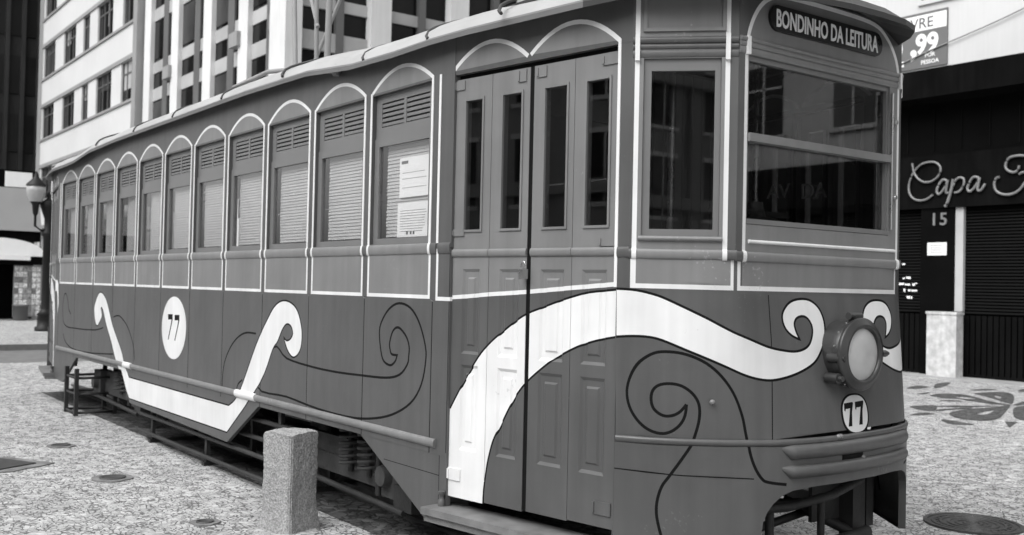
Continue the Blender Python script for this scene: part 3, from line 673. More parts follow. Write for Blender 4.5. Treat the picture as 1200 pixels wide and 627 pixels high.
dash = surface('dash_panel', rect(.004, .832, UM - .004, 1.625), P_nose, [D, LT, WH, BK], tram, layers=lay, grid=(.03, .05), smooth_sh=True, thick=.03)
# lower apron below the bead, cut out in the middle for the life guard
c0 = [p[:2] for p in ART['cut']]
cut = [(c0[0][0] - .01, .30)] + c0[1:]
cutR = [(2 * UC - p[0], p[1]) for p in cut][::-1]
out = [(.004, .30)] + cut + cutR + [(UM - .004, .30), (UM - .004, .812), (.004, .812)]
lay = [('line', [(.0, .697), (.30, .685), (.60, .676)], .005, 3, False), ('line', [(UM, .697), (UM - .30, .685), (UM - .60, .676)], .005, 3, False)]
for kk in (ka, kb):
    lay.append(('line', kk, .013, 3, False)); lay.append(('line', [(2 * UC - p[0], p[1]) for p in kk], .013, 3, False))
apron = surface('apron', out, P_nose, [D, LT, WH, BK], tram, layers=lay, grid=(.03, .06), smooth_sh=True, thick=.025, lift=.010)
nose_parts = [dash, apron]
mb = MB(); mb.sweep([(P_nose(.006 + (UM - .012) * i / 70, .826, .002), nose_n(.006 + (UM - .012) * i / 70, .826)) for i in range(71)], half(.018, .030)); nose_parts.append(mb.build('dash_bead', D, tram))
# bumper ribs with pointed ends
for z, h in ((.784, .064), (.700, .058)):
    mb = MB(); path = []
    u0, u1 = .725, 2 * UC - .725; n = 60; k = len(HALF); vs = []
    for i in range(n + 1):
        u = u0 + (u1 - u0) * i / n; e = min(1, min(u - u0, u1 - u) / .05); e = .02 + .98 * e
        nn = nose_n(u, z)
        for o, q in half(.042 * e, h * (.2 + .8 * e)): vs.append(P_nose(u, z, .008 + o) + Vector((0, 0, q + (1 - e) * .018)))
    mb.add(vs, [(i * k + j, (i + 1) * k + j, (i + 1) * k + j + 1, i * k + j + 1) for i in range(n) for j in range(k - 1)], 0, True)
    nose_parts.append(mb.build('bumper_rib', M['dark'], tram))
mb = MB(); mb.sweep([(P_nose(1.10 + .16 * i / 8, .742, .006), nose_n(1.1, .74)) for i in range(9)], half(.012, .032)); mb.build('bumper_slot', M['black'], tram)
mb = MB()
for u, z in ((1.07, .835), (1.085, .835), (1.262, .728), (.42, 1.0)): mb.lathe([(.012, 0), (.012, .006), (.005, .012)], P_nose(u, z, .01), nose_n(u, z), 10)
mb.build('bumper_bolt', M['light'], tram)
# front number disc
du, dz = ART['nose77'][0]
ov = [(du + .100 * math.copysign(abs(math.cos(t)) ** .82, math.cos(t)), dz - .002 + .083 * math.copysign(abs(math.sin(t)) ** .82, math.sin(t))) for t in [2 * math.pi * i / 48 for i in range(48)]]
def seven(cx, cz, w, h):
    q = [(-.44, .20), (-.40, .50), (.46, .53), (.50, .46), (.30, .10), (.16, -.50), (-.22, -.50), (-.02, -.08), (.14, .27), (-.10, .25), (-.28, .26), (-.36, .14)]
    return [(cx + a * w, cz + b * h) for a, b in q]
d1, d2 = seven(du - .052, dz - .004, .080, .104), seven(du + .036, dz - .002, .080, .104)
surface('number_disc', [(du + (p[0] - du) * 1.10, dz + (p[1] - dz) * 1.10) for p in ov], P_nose, [WH, BK], tram, layers=[('poly', [(du + (p[0] - du) * 1.3, dz + (p[1] - dz) * 1.3) for p in ov], 1), ('poly', ov, 0), ('poly', d1, 1), ('poly', d2, 1)], lift=.003, thick=-.0005, grid=(.03, .03), smooth_sh=True)
# side number disc
cx, cz = ART['disc'][0]; rx, rz = .305, .262
ov = [(cx - .005 + rx * math.cos(t), cz - .002 + rz * math.sin(t)) for t in [2 * math.pi * i / 56 for i in range(56)]]
def seven_thin(x):
    return [(x - .060, cz + .108), (x + .060, cz + .112), (x + .062, cz + .066), (x + .050, cz + .040), (x - .030, cz - .108), (x - .050, cz - .106), (x + .020, cz + .030), (x + .034, cz + .066), (x - .058, cz + .062)]
surface('number_disc', ov, P_side, [WH, BK], tram, layers=[('poly', seven_thin(cx - .095), 1), ('poly', seven_thin(cx + .075), 1)], lift=.003, thick=-.0005)

# ---- corner facets and front: built on a wall frame so the far side can be a mirror copy
def facet():
    o = []
    hole = rect(.048, 1.705, .378, 2.470)
    lay = [('poly', rect(.022, 1.60, .400, 2.80), 1), ('line', [(.020, 1.60), (.020, 2.80)], .020, 2, False), ('line', [(.404, 1.60), (.404, 2.80)], .020, 2, False)]
    o.append(surface('corner_panel', rect(.0, 1.62, .449, 2.80), P_facet, [D, LT, WH], tram, holes=[hole], layers=lay, thick=.05))
    mb = MB(); d = -.012
    mb.pbox(P_facet, (.049, 1.700, d - .03), (.377, 1.734, d)); mb.pbox(P_facet, (.049, 2.418, d - .03), (.377, 2.469, d))
    mb.pbox(P_facet, (.049, 1.734, d - .03), (.082, 2.418, d)); mb.pbox(P_facet, (.352, 1.734, d - .03), (.377, 2.418, d))
    w = mb.build('corner_window', M['frame'], tram); o.append(w)
    mb = MB(); mb.pbox(P_facet, (.082, 1.734, d - .022), (.352, 2.418, d - .017)); mb.build('pane', M['glass2'], w)
    mb = MB(); mb.sweep([(P_facet(s, 1.692), (Q, -Q, 0)) for s in (.036, .392)], half(.022, .022)); mb.build('sill', LT, w)
    mb = MB()
    for z, ou, h in ((2.488, .006, .030), (2.520, .011, .022), (2.548, .017, .030)): mb.sweep([(P_facet(s, z), (Q, -Q, 0)) for s in (.001, .448)], half(ou, h))
    for s0, z0, s1, z1 in ((.044, 2.585, .396, 2.600), (.044, 2.600, .060, 2.80), (.380, 2.600, .396, 2.80)): mb.pbox(P_facet, (s0, z0, 0), (s1, z1, .010), 1)
    mb.pbox(P_facet, (.010, 2.46, .0), (.030, 2.570, .0145), 2); mb.pbox(P_facet, (.394, 2.46, .0), (.414, 2.570, .0145), 2)
    o.append(mb.build('corner_cornice', [D, LT, WH], tram))
    mb = MB(); mb.sweep([(P_facet(s, 1.626), (Q, -Q, 0)) for s in (.030, .394)], half(.014, .044))
    for s0, s1 in ((-.004, .010), (.414, .456)): mb.sweep([(P_facet(s, 1.626), (Q, -Q, 0)) for s in (s0, s1)], half(.014, .044), 1)
    for s in (.020, .404): mb.sweep([(P_facet(q, 1.626), (Q, -Q, 0)) for q in (s - .010, s + .010)], half(.018, .050), 2)
    o.append(mb.build('belt_moulding', [LT, D, WH], tram))
    return o
facet_parts = facet()
YA, YB = .500, 1.702
hole = rect(.560, 1.762, 1.606, 2.492)
ar = [(.555, 2.562), (.567, 2.606), (.592, 2.660), (.630, 2.712), (.680, 2.752), (.74, 2.774), (.84, 2.786), (1.12, 2.790), (1.38, 2.786), (1.50, 2.770), (1.565, 2.735), (1.615, 2.690), (1.655, 2.630), (1.676, 2.562)]
lay = [('poly', rect(.548, 1.60, 1.676, 2.57), 1), ('poly', ar, 1), ('line', smooth(ar, False, 3), .020, 2, False),
       ('line', [(.548, 1.60), (.548, 2.57)], .020, 2, False), ('line', [(1.678, 1.60), (1.678, 2.57)], .016, 2, False)]
front_parts = [surface('front_panel', rect(YA, 1.62, YB, 2.805), P_front, [D, LT, WH], tram, holes=[hole], layers=lay, thick=.05)]
mb = MB(); d = -.010
mb.pbox(P_front, (.561, 1.764, d - .03), (1.605, 1.786, d + .012)); mb.pbox(P_front, (.561, 2.470, d - .03), (1.605, 2.491, d))
mb.pbox(P_front, (.561, 1.786, d - .03), (.575, 2.470, d)); mb.pbox(P_front, (1.592, 1.786, d - .03), (1.605, 2.470, d))
wind = mb.build('windscreen', M['frame'], tram); front_parts.append(wind)
mb = MB(); mb.pbox(P_front, (.575, 1.786, d - .022), (1.592, 2.120, d - .017)); mb.pbox(P_front, (.575, 2.155, d - .022), (1.592, 2.470, d - .017)); mb.build('pane', M['glass2'], wind)
mb = MB(); mb.pbox(P_front, (.562, 2.120, d - .028), (1.612, 2.155, .014)); mb.build('transom', M['light'], wind)
mb = MB()
for y, z in ((1.640, 2.32), (1.640, 1.95)): mb.lathe([(.014, 0), (.016, .01), (.010, .022)], P_front(y, z, 0), (1, 0, 0), 12)
mb.tube([P_front(1.612, 1.79, .012), P_front(1.612, 2.46, .012)], .007, 8)
front_parts.append(mb.build('screen_catch', M['metal'], tram))
mb = MB()
for z, ou, h in ((2.508, .009, .030), (2.535, .014, .024), (2.556, .020, .022)): mb.sweep([(P_front(y, z), (1, 0, 0)) for y in (YA + .001, YB - .001)], half(ou, h))
mb.pbox(P_front, (.538, 2.49, .0), (.558, 2.568, .0165), 1); mb.pbox(P_front, (1.670, 2.49, .0), (1.686, 2.568, .0165), 1)
front_parts.append(mb.build('front_cornice', [LT, WH], tram))
mb = MB(); mb.sweep([(P_front(y, 1.622), (1, 0, 0)) for y in (.558, 1.668)], half(.014, .044)); mb.sweep([(P_front(y, 1.622), (1, 0, 0)) for y in (.494, .538)], half(.014, .044), 1)
mb.sweep([(P_front(y, 1.622), (1, 0, 0)) for y in (.538, .558)], half(.018, .050), 2); mb.sweep([(P_front(y, 1.622), (1, 0, 0)) for y in (1.668, 1.688)], half(.018, .050), 2)
mb.sweep([(P_front(y, 1.622), (1, 0, 0)) for y in (1.688, 1.704)], half(.014, .044), 1)
mb.sweep([(P_front(y, 1.688), (1, 0, 0)) for y in (.575, 1.66)], half(.012, .016), 2)  # thin sill bead in white: its highlight is put into the colour
front_parts.append(mb.build('belt_moulding', [LT, D, WH], tram))
# destination sign
sg = []
for i in range(33):
    t = 2 * math.pi * i / 32
    sg.append((1.100 + .360 * (1 if math.cos(t) > 0 else -1) + .057 * math.cos(t), 2.678 + .0575 * math.sin(t)))
mb = MB(); mb.prism(sg[:-1], P_front, 0, .014); dsg = mb.build('destination_sign', M['sign'], tram)
mb = MB(); add_text(mb, 'BONDINHO DA LEITURA', P_front, (.712, 2.640), .076, .014, .0165, wscale=.70, bold=.028)
xs = [v.y for v in mb.v]; k = (1.478 - .722) / (max(xs) - min(xs)); x0 = min(xs)
for v in mb.v: v.y = .722 + (v.y - x0) * k
mb.build('lettering', M['letter'] if False else M['paper'], dsg)
# headlight
hc = Vector((1.552, 1.185, 1.200)); A = (1, 0, 0)
mb = MB(); mb.lathe([(.150, -.06), (.152, .0), (.152, .045), (.146, .05)], hc, A, 40); hl = mb.build('headlight', M['brass'], tram)
mb = MB(); mb.lathe([(.150, .040), (.163, .046), (.166, .060), (.160, .066), (.146, .068), (.138, .078), (.126, .080), (.118, .072), (.117, .062)], hc, A, 48); mb.build('headlight_rim', M['brass'], hl)
mb = MB(); mb.lathe([(.119, .062), (.110, .066), (.08, .074), (.04, .079), (.001, .081)], hc, A, 40); mb.build('lens', M['lens'], hl)
for dy, dz_ in ((-.13, -.015), (-.145, -.105)):
    mb = MB(); mb.tube([hc + Vector((-.01, dy - .012, dz_)), hc + Vector((.055, dy - .012, dz_))], .024, 10); mb.tube([hc + Vector((.054, dy - .012, dz_)), hc + Vector((.075, dy - .012, dz_))], .013, 8); mb.build('clamp', M['brass'], hl)
mb = MB(); mb.tube([hc + Vector((.02, -.045, .172)), hc + Vector((.02, .045, .172))], .017, 10); mb.box(hc + Vector((.0, -.02, .145)), hc + Vector((.04, .02, .172))); mb.build('hinge', M['brass'], hl)
mb = MB(); mb.tube([hc + Vector((.06, .150, .0)), hc + Vector((.06, .185, .0))], .016, 8); mb.tube([hc + Vector((.06, .184, .0)), hc + Vector((.06, .205, .0))], .009, 8); mb.build('catch', M['brass'], hl)
mb = MB()
for i in range(14):
    t = 2 * math.pi * i / 14 + .2; mb.lathe([(.006, 0), (.004, .005)], hc + Vector((.022, .152 * math.cos(t), .152 * math.sin(t))), (0, math.cos(t), math.sin(t)), 8)
mb.build('rivet', M['metal'], hl)

# ---- roof
def eave_half():
    pts = [(-4.22, -.075), (-2.6, -.075), (-1.6, -.075), (-1.0, -.075), (-.5, -.078), (-.1, -.080), (.2, -.055), (.6, .003), (.95, .055), (1.15, .095)]
    return pts
NOSE_EAVE = [(1.31, .20), (1.47, .36), (1.58, .53), (1.655, .73), (1.695, .95), (1.705, 1.18), (1.70, 1.36), (1.665, 1.49), (1.58, 1.59), (1.43, 1.70)]
def zeave(x):
    t = min(1, max(0, (x + 2.0) / 1.35)); t = t * t * (3 - 2 * t); return 2.795 - .085 * t
q1 = eave_half(); full = q1 + NOSE_EAVE + [(1.18, 1.94), (1.0, 2.12)] + [(x, W - y) for x, y in q1[-3::-1]]
full = full + [(2 * XC - x, y) for x, y in full[-2:0:-1]]
def inset(p, f, m=1.0):
    x, y = p; ex = 1.612
    cxs = max(2 * XC + .35, min(-.35, x)); tx = cxs + (x - cxs) * (1 - f); ty = YC + (y - YC) * (1 - f)
    return tx, ty
rings = []
for f, dz_ in ((.12, .105), (.05, .045), (.0, .0), (.0, .026), (.012, .040), (.05, .098), (.12, .150), (.25, .205), (.45, .25), (.7, .28), (.97, .295)):
    rg = []
    for p in full:
        x, y = inset(p, f); xx = p[0] if p[0] > XC else 2 * XC - p[0]
        rg.append(Vector((x, y, zeave(xx) + dz_)))
    rings.append(rg)
mb = MB(); n = len(full)
def sk_(i):
    for j in range(n):
        q_ = [rings[i][j], rings[i][(j + 1) % n], rings[i + 1][(j + 1) % n], rings[i + 1][j]]
        hood = i < 6 and min(p.x for p in q_) > .88
        mb.add(q_, [(0, 1, 2, 3)], 3 if hood else (0 if i < 1 else (1 if i < 4 else 2)), False)
for i in range(len(rings) - 1): sk_(i)
mb.add(rings[-1], [tuple(range(n))], 2)
for q_ in range(len(mb.sm)): mb.sm[q_] = True
roof = mb.build('roof', [M['soffit'], M['lip'], M['roof'], M['hood']], tram)
mb = MB()
def roof_z(f):
    T = ((.0, .026), (.012, .040), (.05, .098), (.12, .150), (.25, .205), (.45, .25), (.7, .28), (.97, .295))
    for (a, za), (b, zb_) in zip(T, T[1:]):
        if a <= f <= b: return za + (zb_ - za) * (f - a) / (b - a)
    return .295
for x in (-6.6, -5.3, -4.2, -3.08, -1.98, -.85, -.15, .5):
    pts = []
    for i in range(15):
        f = .012 + .9 * (i / 14) ** 1.5; pts.append((x - .10 * math.sin(i * .5), YC + (-.078 - YC) * (1 - f), zeave(x) + roof_z(f) + .004))
    mb = MB(); mb.tube(pts, .009, 6); mb.build('roof_strap', M['soffit'], roof)
mb = MB(); mb.box((-1.36, -.050, 2.765), (-1.22, .0, 2.80)); mb.lathe([(.02, 0), (.03, .03)], (-1.26, -.03, 2.735), (0, 0, 1), 12); mb.build('roof_lamp', M['light'], roof)
pole = MB()
for a, b, r_ in (((-3.55, .75, 2.98), (-4.10, .95, 4.30), .022), ((-3.50, .75, 2.98), (-2.95, 1.10, 4.40), .016), ((-2.85, .60, 2.98), (-2.92, .60, 4.4), .018), ((-2.72, .62, 2.98), (-2.68, .62, 4.4), .026), ((-2.85, .6, 3.45), (-3.5, .72, 4.25), .016)):
    pole.tube([a, b], r_, 8)
pole.box((-3.75, .55, 2.96), (-3.2, .95, 3.06)); pole.tube([(-3.9, .35, 3.0), (-3.9, .35, 3.10), (-3.2, .35, 3.12), (-2.6, .4, 3.06)], .018, 8)
pole.build('trolley_pole', M['grey'], tram)

# ---- interior: floor, ceiling, bulkhead, driver's controller
mb = MB(); mb.box((XE - 1.0, .18, .66), (1.05, W - .18, .70)); mb.box((1.05, .55, .66), (1.34, W - .55, .70)); mb.build('cabin_floor', M['inside'], tram)
mb = MB(); mb.box((XE - .9, .10, 2.84), (1.0, W - .10, 2.855)); mb.build('ceiling', M['inside'], tram)
mb = MB(); mb.box((-.16, .09, .70), (-.12, .70, 2.84)); mb.box((-.16, 1.45, .70), (-.12, W - .09, 2.84)); mb.box((-.16, .70, 2.45), (-.12, 1.45, 2.84)); mb.build('bulkhead', M['inside'], tram)
mb = MB()
for i in range(9): mb.box((-.118, 1.46 + i * .085, .72), (-.110, 1.535 + i * .085, 2.82))
mb.build('cabin_panelling', M['inlight'], tram)
mb = MB()
PB = lambda a, b, o=0.: Vector((.30 + o, a, b))
mb.lathe([(.11, .70), (.11, 1.70), (.16, 1.72), (.16, 1.80), (.05, 1.83), (.035, 1.90)], (1.16, .98, 0), (0, 0, 1), 20); mb.box((1.10, .72, 1.835), (1.17, 1.22, 1.86)); mb.tube([(1.13, .74, 1.86), (1.13, .74, 1.95)], .018, 8)
mb.build('driver_controller', M['brass'], tram)
# far side wall
mb = MB(); mb.box((XE, W - .04, .64), (.018, W, 1.695)); mb.box((XE, W - .05, 2.29), (.02, W, 2.86))
for k in range(12): mb.box((BAY[k] - .05, W - .05, 1.695), (BAY[k] + .05, W, 2.29))
mb.build('far_side_wall', [M['light']], tram)
mb = MB(); mb.box((BAY[11], W - .03, 1.695), (BAY[0], W - .025, 2.29)); mb.build('far_side_glass', M['glass'], tram)
mb = MB(); mb.box((BAY[11], W - .10, 1.71), (BAY[0] - .06, W - .09, 2.27)); mb.build('far_side_blind', M['blind'], tram)
mb = MB(); PL = lambda a, b, o=0.: Vector((a, 2.045 - o, b))
add_text(mb, 'AV', PL, (.355, 2.035), .085, .0, .004, bold=.0, wscale=1.1); add_text(mb, 'DA', PL, (.600, 2.020), .090, .0, .004, bold=.0, wscale=1.0); mb.build('window_lettering', M['paper'], tram)
mb = MB(); mb.tube([(.95, .62, .70), (.95, .62, 2.80)], .016, 10); mb.build('handrail', M['metal'], tram)
mb = MB(); mb.tube([(.62, 1.62, .70), (.62, 1.62, 2.80)], .016, 10); mb.build('handrail', M['metal'], tram)
# mirror copies: far doors and corner at the front, whole rear end
def mirror(o, sx, sy):
    c = o.copy(); COL.objects.link(c); c.parent = tram; c.scale = (sx, sy, 1); c.location = (0, -.048 if sy < 0 else 0, 0)
    for ch in o.children:
        d_ = ch.copy(); COL.objects.link(d_); d_.parent = c
for o in near_parts + facet_parts: mirror(o, 1, -1); mirror(o, -1, 1); mirror(o, -1, -1)
for o in nose_parts + front_parts: mirror(o, -1, 1)

# ---- running gear
mb = MB(); mb.box((-8.2, .36, .54), (.95, .48, .655)); mb.box((-8.2, W - .42, .52), (.95, W - .28, .655)); mb.box((-8.2, .45, .56), (1.2, W - .45, .655))
mb.box((.55, .50, .40), (.62, 1.75, .60)); mb.build('underframe', M['under'], tram)
for bx in (-1.62, -6.70):
    mb = MB()
    for y in (.30, W - .36):
        mb.box((bx - 1.02, y - .03, .22), (bx + 1.02, y + .03, .34)); mb.box((bx - .80, y - .02, .34), (bx + .80, y + .02, .46))
        for wx_ in (-.66, .66): mb.box((bx + wx_ - .13, y - .08, .20), (bx + wx_ + .13, y + .05, .46)); mb.lathe([(.07, 0), (.06, .05)], (bx + wx_, y - .08, .33), (0, -1, 0), 14)
    mb.box((bx - .15, .45, .30), (bx + .15, W - .45, .44))
    bog = mb.build('bogie', M['under2'], tram)
    for wx_ in (-.66, .66):
        for y, s_ in ((.56, -1), (W - .56, 1)):
            mb = MB(); mb.lathe([(.05, -.06), (.345, -.06), (.365, -.045), (.365, -.03), (.33, -.02), (.33, .05), (.29, .055), (.27, .03), (.12, .03), (.10, .06), (.02, .06)], (bx + wx_, y, .365), (0, s_, 0), 36); mb.build('wheel', M['under2'], bog)
        mb = MB(); mb.tube([(bx + wx_, .5, .365), (bx + wx_, W - .5, .365)], .06, 12); mb.build('axle', M['under'], bog)
    for sx_ in (.14, .38):
        for y in (.25, W - .31):
            mb = MB(); pts = []
            for i in range(91):
                t = i / 90; pts.append((bx + sx_ + .066 * math.cos(t * 2 * math.pi * 7), y + .066 * math.sin(t * 2 * math.pi * 7), .30 + .29 * t))
            mb.tube(pts, .011, 6); mb.tube([(bx + sx_, y, .27), (bx + sx_, y, .62)], .018, 8); mb.build('spring', M['under2'], bog)
    mb = MB(); mb.box((bx + .78, .20, .16), (bx + .98, .30, .30)); mb.tube([(bx - .9, .2, .20), (bx + .9, .2, .15)], .02, 8); mb.tube([(bx + .58, .21, .2), (bx + .58, .21, .6)], .02, 8); mb.build('brake_rod', M['under'], bog)
# side guard rails between the bogies
gy = .055
mb = MB()
for z in (.235, .080): mb.tube([(-5.25, gy, z), (-4.9, gy, z), (-2.0, gy, z), (-1.75, gy + .03, z)], .018, 8)
for z in (.48, .35): mb.tube([(-2.9, gy + .03, z), (-1.85, gy + .03, z)], .018, 8)
for x in (-2.19, -3.59, -4.96):
    mb.box((x - .022, gy + .02, .0), (x + .022, gy + .05, .62)); mb.box((x - .03, gy, .0), (x + .03, gy + .45, .03)); mb.box((x - .02, gy + .40, .0), (x + .02, gy + .44, .58))
mb.build('side_guard', M['under'], tram)
mb = MB()
for x, y in ((-7.10, -.06), (-7.52, -.06), (-7.10, .34), (-7.52, .34)): mb.box((x - .020, y - .02, 0), (x + .020, y + .02, .50))
for z in (.03, .23, .40): mb.tube([(-7.10, -.06, z), (-7.52, -.06, z), (-7.52, .34, z), (-7.10, .34, z)], .015, 8, closed=True)
mb.build('end_guard', M['under'], tram)
# life guard under the nose
mb = MB()
mb.box((1.24, .55, .10), (1.32, .63, .66)); mb.box((1.24, 1.56, .10), (1.32, 1.66, .66)); mb.box((.95, 1.70, .30), (1.30, 1.76, .66)); mb.box((1.22, 1.34, .35), (1.24, 1.75, .66))
mb.tube([(1.30, .50, .50), (1.45, .90, .515), (1.45, 1.2, .535), (1.36, 1.56, .56)], .022, 8)
mb.tube([(.55, .30, .44), (1.20, 1.50, .42)], .024, 8); mb.tube([(.50, .45, .40), (1.30, .55, .36), (1.0, 1.9, .36)], .022, 8)
mb.tube([(1.30, .50, .30), (1.42, 1.1, .29), (1.36, 1.62, .30)], .030, 8); mb.tube([(1.02, 1.40, .42), (1.46, 1.66, .22)], .026, 8)
mb.lathe([(.03, 0), (.045, .03), (.03, .06)], (1.33, 1.60, .27), (1, 0, 0), 12)
mb.tube([(1.38, .85, .18), (1.38, .85, .50)], .020, 8); mb.tube([(1.36, 1.25, .10), (1.36, 1.25, .52)], .018, 8); mb.lathe([(.001, -.024), (.02, -.012), (.024, 0), (.02, .012), (.001, .024)], (1.40, .78, .33), (0, 0, 1), 10)
mb.box((1.20, .50, .06), (1.40, 1.70, .10)); mb.build('life_guard', M['under'], tram)

# ---- things on the tram
pk = thing('padlock', 'small brass padlock hanging in the gap between the folding tram doors', 'padlock', P_door(.548, 1.53, .02))
mb = MB(); mb.pbox(P_door, (.524, 1.510, .008), (.566, 1.556, .028)); b_ = mb.build('lock_body', M['metal'], pk)
mb = MB(); mb.tube([P_door(.545 + .014 * math.cos(t), 1.566 + .026 * math.sin(t) if math.sin(t) > 0 else 1.556, .018) for t in [math.pi * i / 10 for i in range(11)]], .0042, 8); mb.build('shackle', M['metal'], pk)
for lab, z0, z1, x0, x1 in (('white printed notice with dark heading taped high behind the first tram window', 1.956, 2.178, -.600, -.272), ('white notice sheet full of text lines taped low behind the first tram window', 1.735, 1.926, -.615, -.272)):
    t_ = thing('notice', lab, 'notice', ((x0 + x1) / 2, .05, z0), 'notices in the tram window')
    mb = MB(); mb.box((x0, .0500, z0), (x1, .0512, z1)); sh = mb.build('sheet', M['paper'], t_)
    mb = MB(); h = z1 - z0
    for i in range(9):
        z = z0 + h * (.16 + .075 * i)
        if z0 > 1.9 and i not in (1, 4, 6): continue
        mb.box((x0 + .03, .0492, z), (x1 - .03 - .05 * random.random(), .0498, z + .0022))
    if z0 > 1.9: mb.box((x0 + .02, .0491, z1 - .035), (x0 + .09, .0498, z1 - .018))
    else:
        for q in (.10, .14, .17): mb.box((x0 + q, .0491, z0 + .014), (x0 + q + .018, .0498, z0 + .030))
    mb.build('print', M['ink'], t_)

# ================================================================== GROUND
def sheet(name, poly, z, mat, kind='structure', label=None):
    me = bpy.data.meshes.new(name); me.from_pydata([(x, y, z) for x, y in poly], [], [tuple(range(len(poly)))]); me.materials.append(mat)
    o = bpy.data.objects.new(name, me); COL.objects.link(o); o['kind'] = kind
    return o
sheet('ground', [(-700, -700), (700, -700), (700, 700), (-700, 700)], -.13, M['asphalt'])
RX0, RX1 = -19.75, -14.6
mb = MB(); mb.box((RX1, -60, -.40), (60, 14.2, .0)); tag(mb.build('plaza_paving', M['cobble']), kind='structure')
mb = MB(); mb.box((-140, -60, -.40), (RX0, 40, .0)); tag(mb.build('far_pavement', M['cobble2']), kind='structure')
mb = MB(); mb.box((RX0 - .001, -60, -.126), (RX1 + .001, 60, -.122)); tag(mb.build('road', M['asphalt']), kind='structure')
mb = MB(); mb.box((RX1 - .14, -60, -.3), (RX1 - .002, 60, .004)); mb.box((RX0 + .002, -60, -.3), (RX0 + .16, 60, .004)); tag(mb.build('kerb', M['kerb']), kind='structure')
mb = MB(); mb.box((RX1, 14.2, -.40), (60, 40, .006)); tag(mb.build('shop_pavement', M['conc']), kind='structure')
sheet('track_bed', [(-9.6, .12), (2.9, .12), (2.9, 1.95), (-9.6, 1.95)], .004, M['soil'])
for i, y in enumerate((.56, W - .56)):
    mb = MB(); x0, x1 = -9.8, 3.6
    for a, b, z0, z1 in ((-.07, .07, .0, .02), (-.012, .012, .02, .045), (-.032, .032, .045, .072)): mb.box((x0, y + a, z0 + .004), (x1, y + b, z1 + .004))
    o = mb.build('tram_rail', M['rail'])
    tag(o, ('steel tram rail on the near side, under the wheels facing the granite bollard', 'steel tram rail on the far side, under the wheels facing the black shop')[i], 'rail', 'rails under the tram')
# mosaic flower in dark stones
mb = MB()
for key in sorted(k for k in ART if k.startswith('petal')):
    q = smooth(ART[key], True, 3)
    holes_ = [smooth(ART[h], True, 3) for h in ART if h.startswith('hole_' + key)]
    V = [Vector(p) for p in q]; E = [(i, (i + 1) % len(q)) for i in range(len(q))]
    for h in holes_:
        o_ = len(V); V += [Vector(p) for p in h]; E += [(o_ + i, o_ + (i + 1) % len(h)) for i in range(len(h))]
    co, _, fs, *_r = delaunay_2d_cdt(V, E, [], 0, 1e-5)
    o_ = len(mb.v); mb.v += [Vector((p[0], p[1], .004)) for p in co]
    for f in fs:
        c = (sum(co[i][0] for i in f) / 3, sum(co[i][1] for i in f) / 3)
        if not inside(c, q) or any(inside(c, h) for h in holes_): continue
        ar_ = sum(co[f[i]][0] * co[f[(i + 1) % 3]][1] - co[f[(i + 1) % 3]][0] * co[f[i]][1] for i in range(3))
        mb.f.append([o_ + i for i in (f if ar_ > 0 else f[::-1])]); mb.m.append(0); mb.sm.append(False)
tag(mb.build('mosaic_flower', M['dkcob']), kind='structure')

# manhole cover with concentric rings
mh = thing('manhole_cover', 'round cast iron manhole cover with concentric rings set in the cobbles', 'manhole cover', (.86, 3.52, 0))
mb = MB(); prof = [(.30, .0), (.30, .014), (.275, .014), (.270, .006)]
for i in range(5):
    r_ = .255 - i * .048; prof += [(r_, .006), (r_ - .004, .013), (r_ - .020, .013), (r_ - .025, .006)]
prof.append((.004, .006)); mb.lathe(prof, (.86, 3.52, 0), n=56, smooth=False); mb.build('lid', M['iron'], mh)
mb = MB()
for i in range(24):
    t = 2 * math.pi * i / 24; mb.hexa([(.86 + r_ * math.cos(t + s_), 3.52 + r_ * math.sin(t + s_), z_) for z_ in (.005, .012) for r_, s_ in ((.20, -.02), (.225, -.02), (.225, .02), (.20, .02))])
mb.build('lid_studs', M['iron'], mh)
# small covers in the paving, each in its cement patch
def cover(name, label, x, y, rx_, ry_, square=False, ang=0):
    t_ = thing(name, label, 'cover', (x, y, 0), 'utility covers in the paving')
    mb = MB(); n = 18 if not square else 14; pts = []
    for i in range(n):
        a = 2 * math.pi * i / n
        r_ = 1 + random.uniform(-.10, .14)
        c_, s_ = math.cos(a), math.sin(a)
        if square: k_ = 1 / max(abs(c_), abs(s_)); c_, s_ = c_ * k_ * .92, s_ * k_ * .92
        px_, py_ = c_ * rx_ * r_, s_ * ry_ * r_
        pts.append((x + px_ * math.cos(ang) - py_ * math.sin(ang), y + px_ * math.sin(ang) + py_ * math.cos(ang)))
    mb.add([(a, b, .0) for a, b in pts] + [(a, b, .009) for a, b in pts], [tuple(range(n, 2 * n))] + [(i, (i + 1) % n, n + (i + 1) % n, n + i) for i in range(n)]); mb.build('cement_patch', M['patch'], t_)
    mb = MB()
    if square:
        c_, s_ = math.cos(ang), math.sin(ang); w_, h_ = rx_ * .62, ry_ * .62
        q = [(x + a * c_ - b * s_, y + a * s_ + b * c_) for a, b in ((-w_, -h_), (w_, -h_), (w_, h_), (-w_, h_))]
        mb.hexa([(a, b, .006) for a, b in q] + [(a, b, .018) for a, b in q])
    else: mb.lathe([(rx_ * .62, .006), (rx_ * .62, .016), (rx_ * .50, .016), (rx_ * .48, .012), (.01, .013)], (x, y, 0), n=24)
    mb.build('lid', M['iron'], t_)
cover('valve_cover', 'small round iron valve cover nearest the granite bollard', -1.70, -.61, .085, .085)
cover('valve_cover', 'cement ringed round valve cover between the square hatch and the bollard', -3.39, -.69, .15, .13)
cover('valve_cover', 'little round valve cover farthest off beyond the square hatch', -5.10, -.66, .13, .11)
cover('utility_hatch', 'square iron hatch in a ragged cement patch at the left', -4.36, -1.28, .34, .27, True, .5)

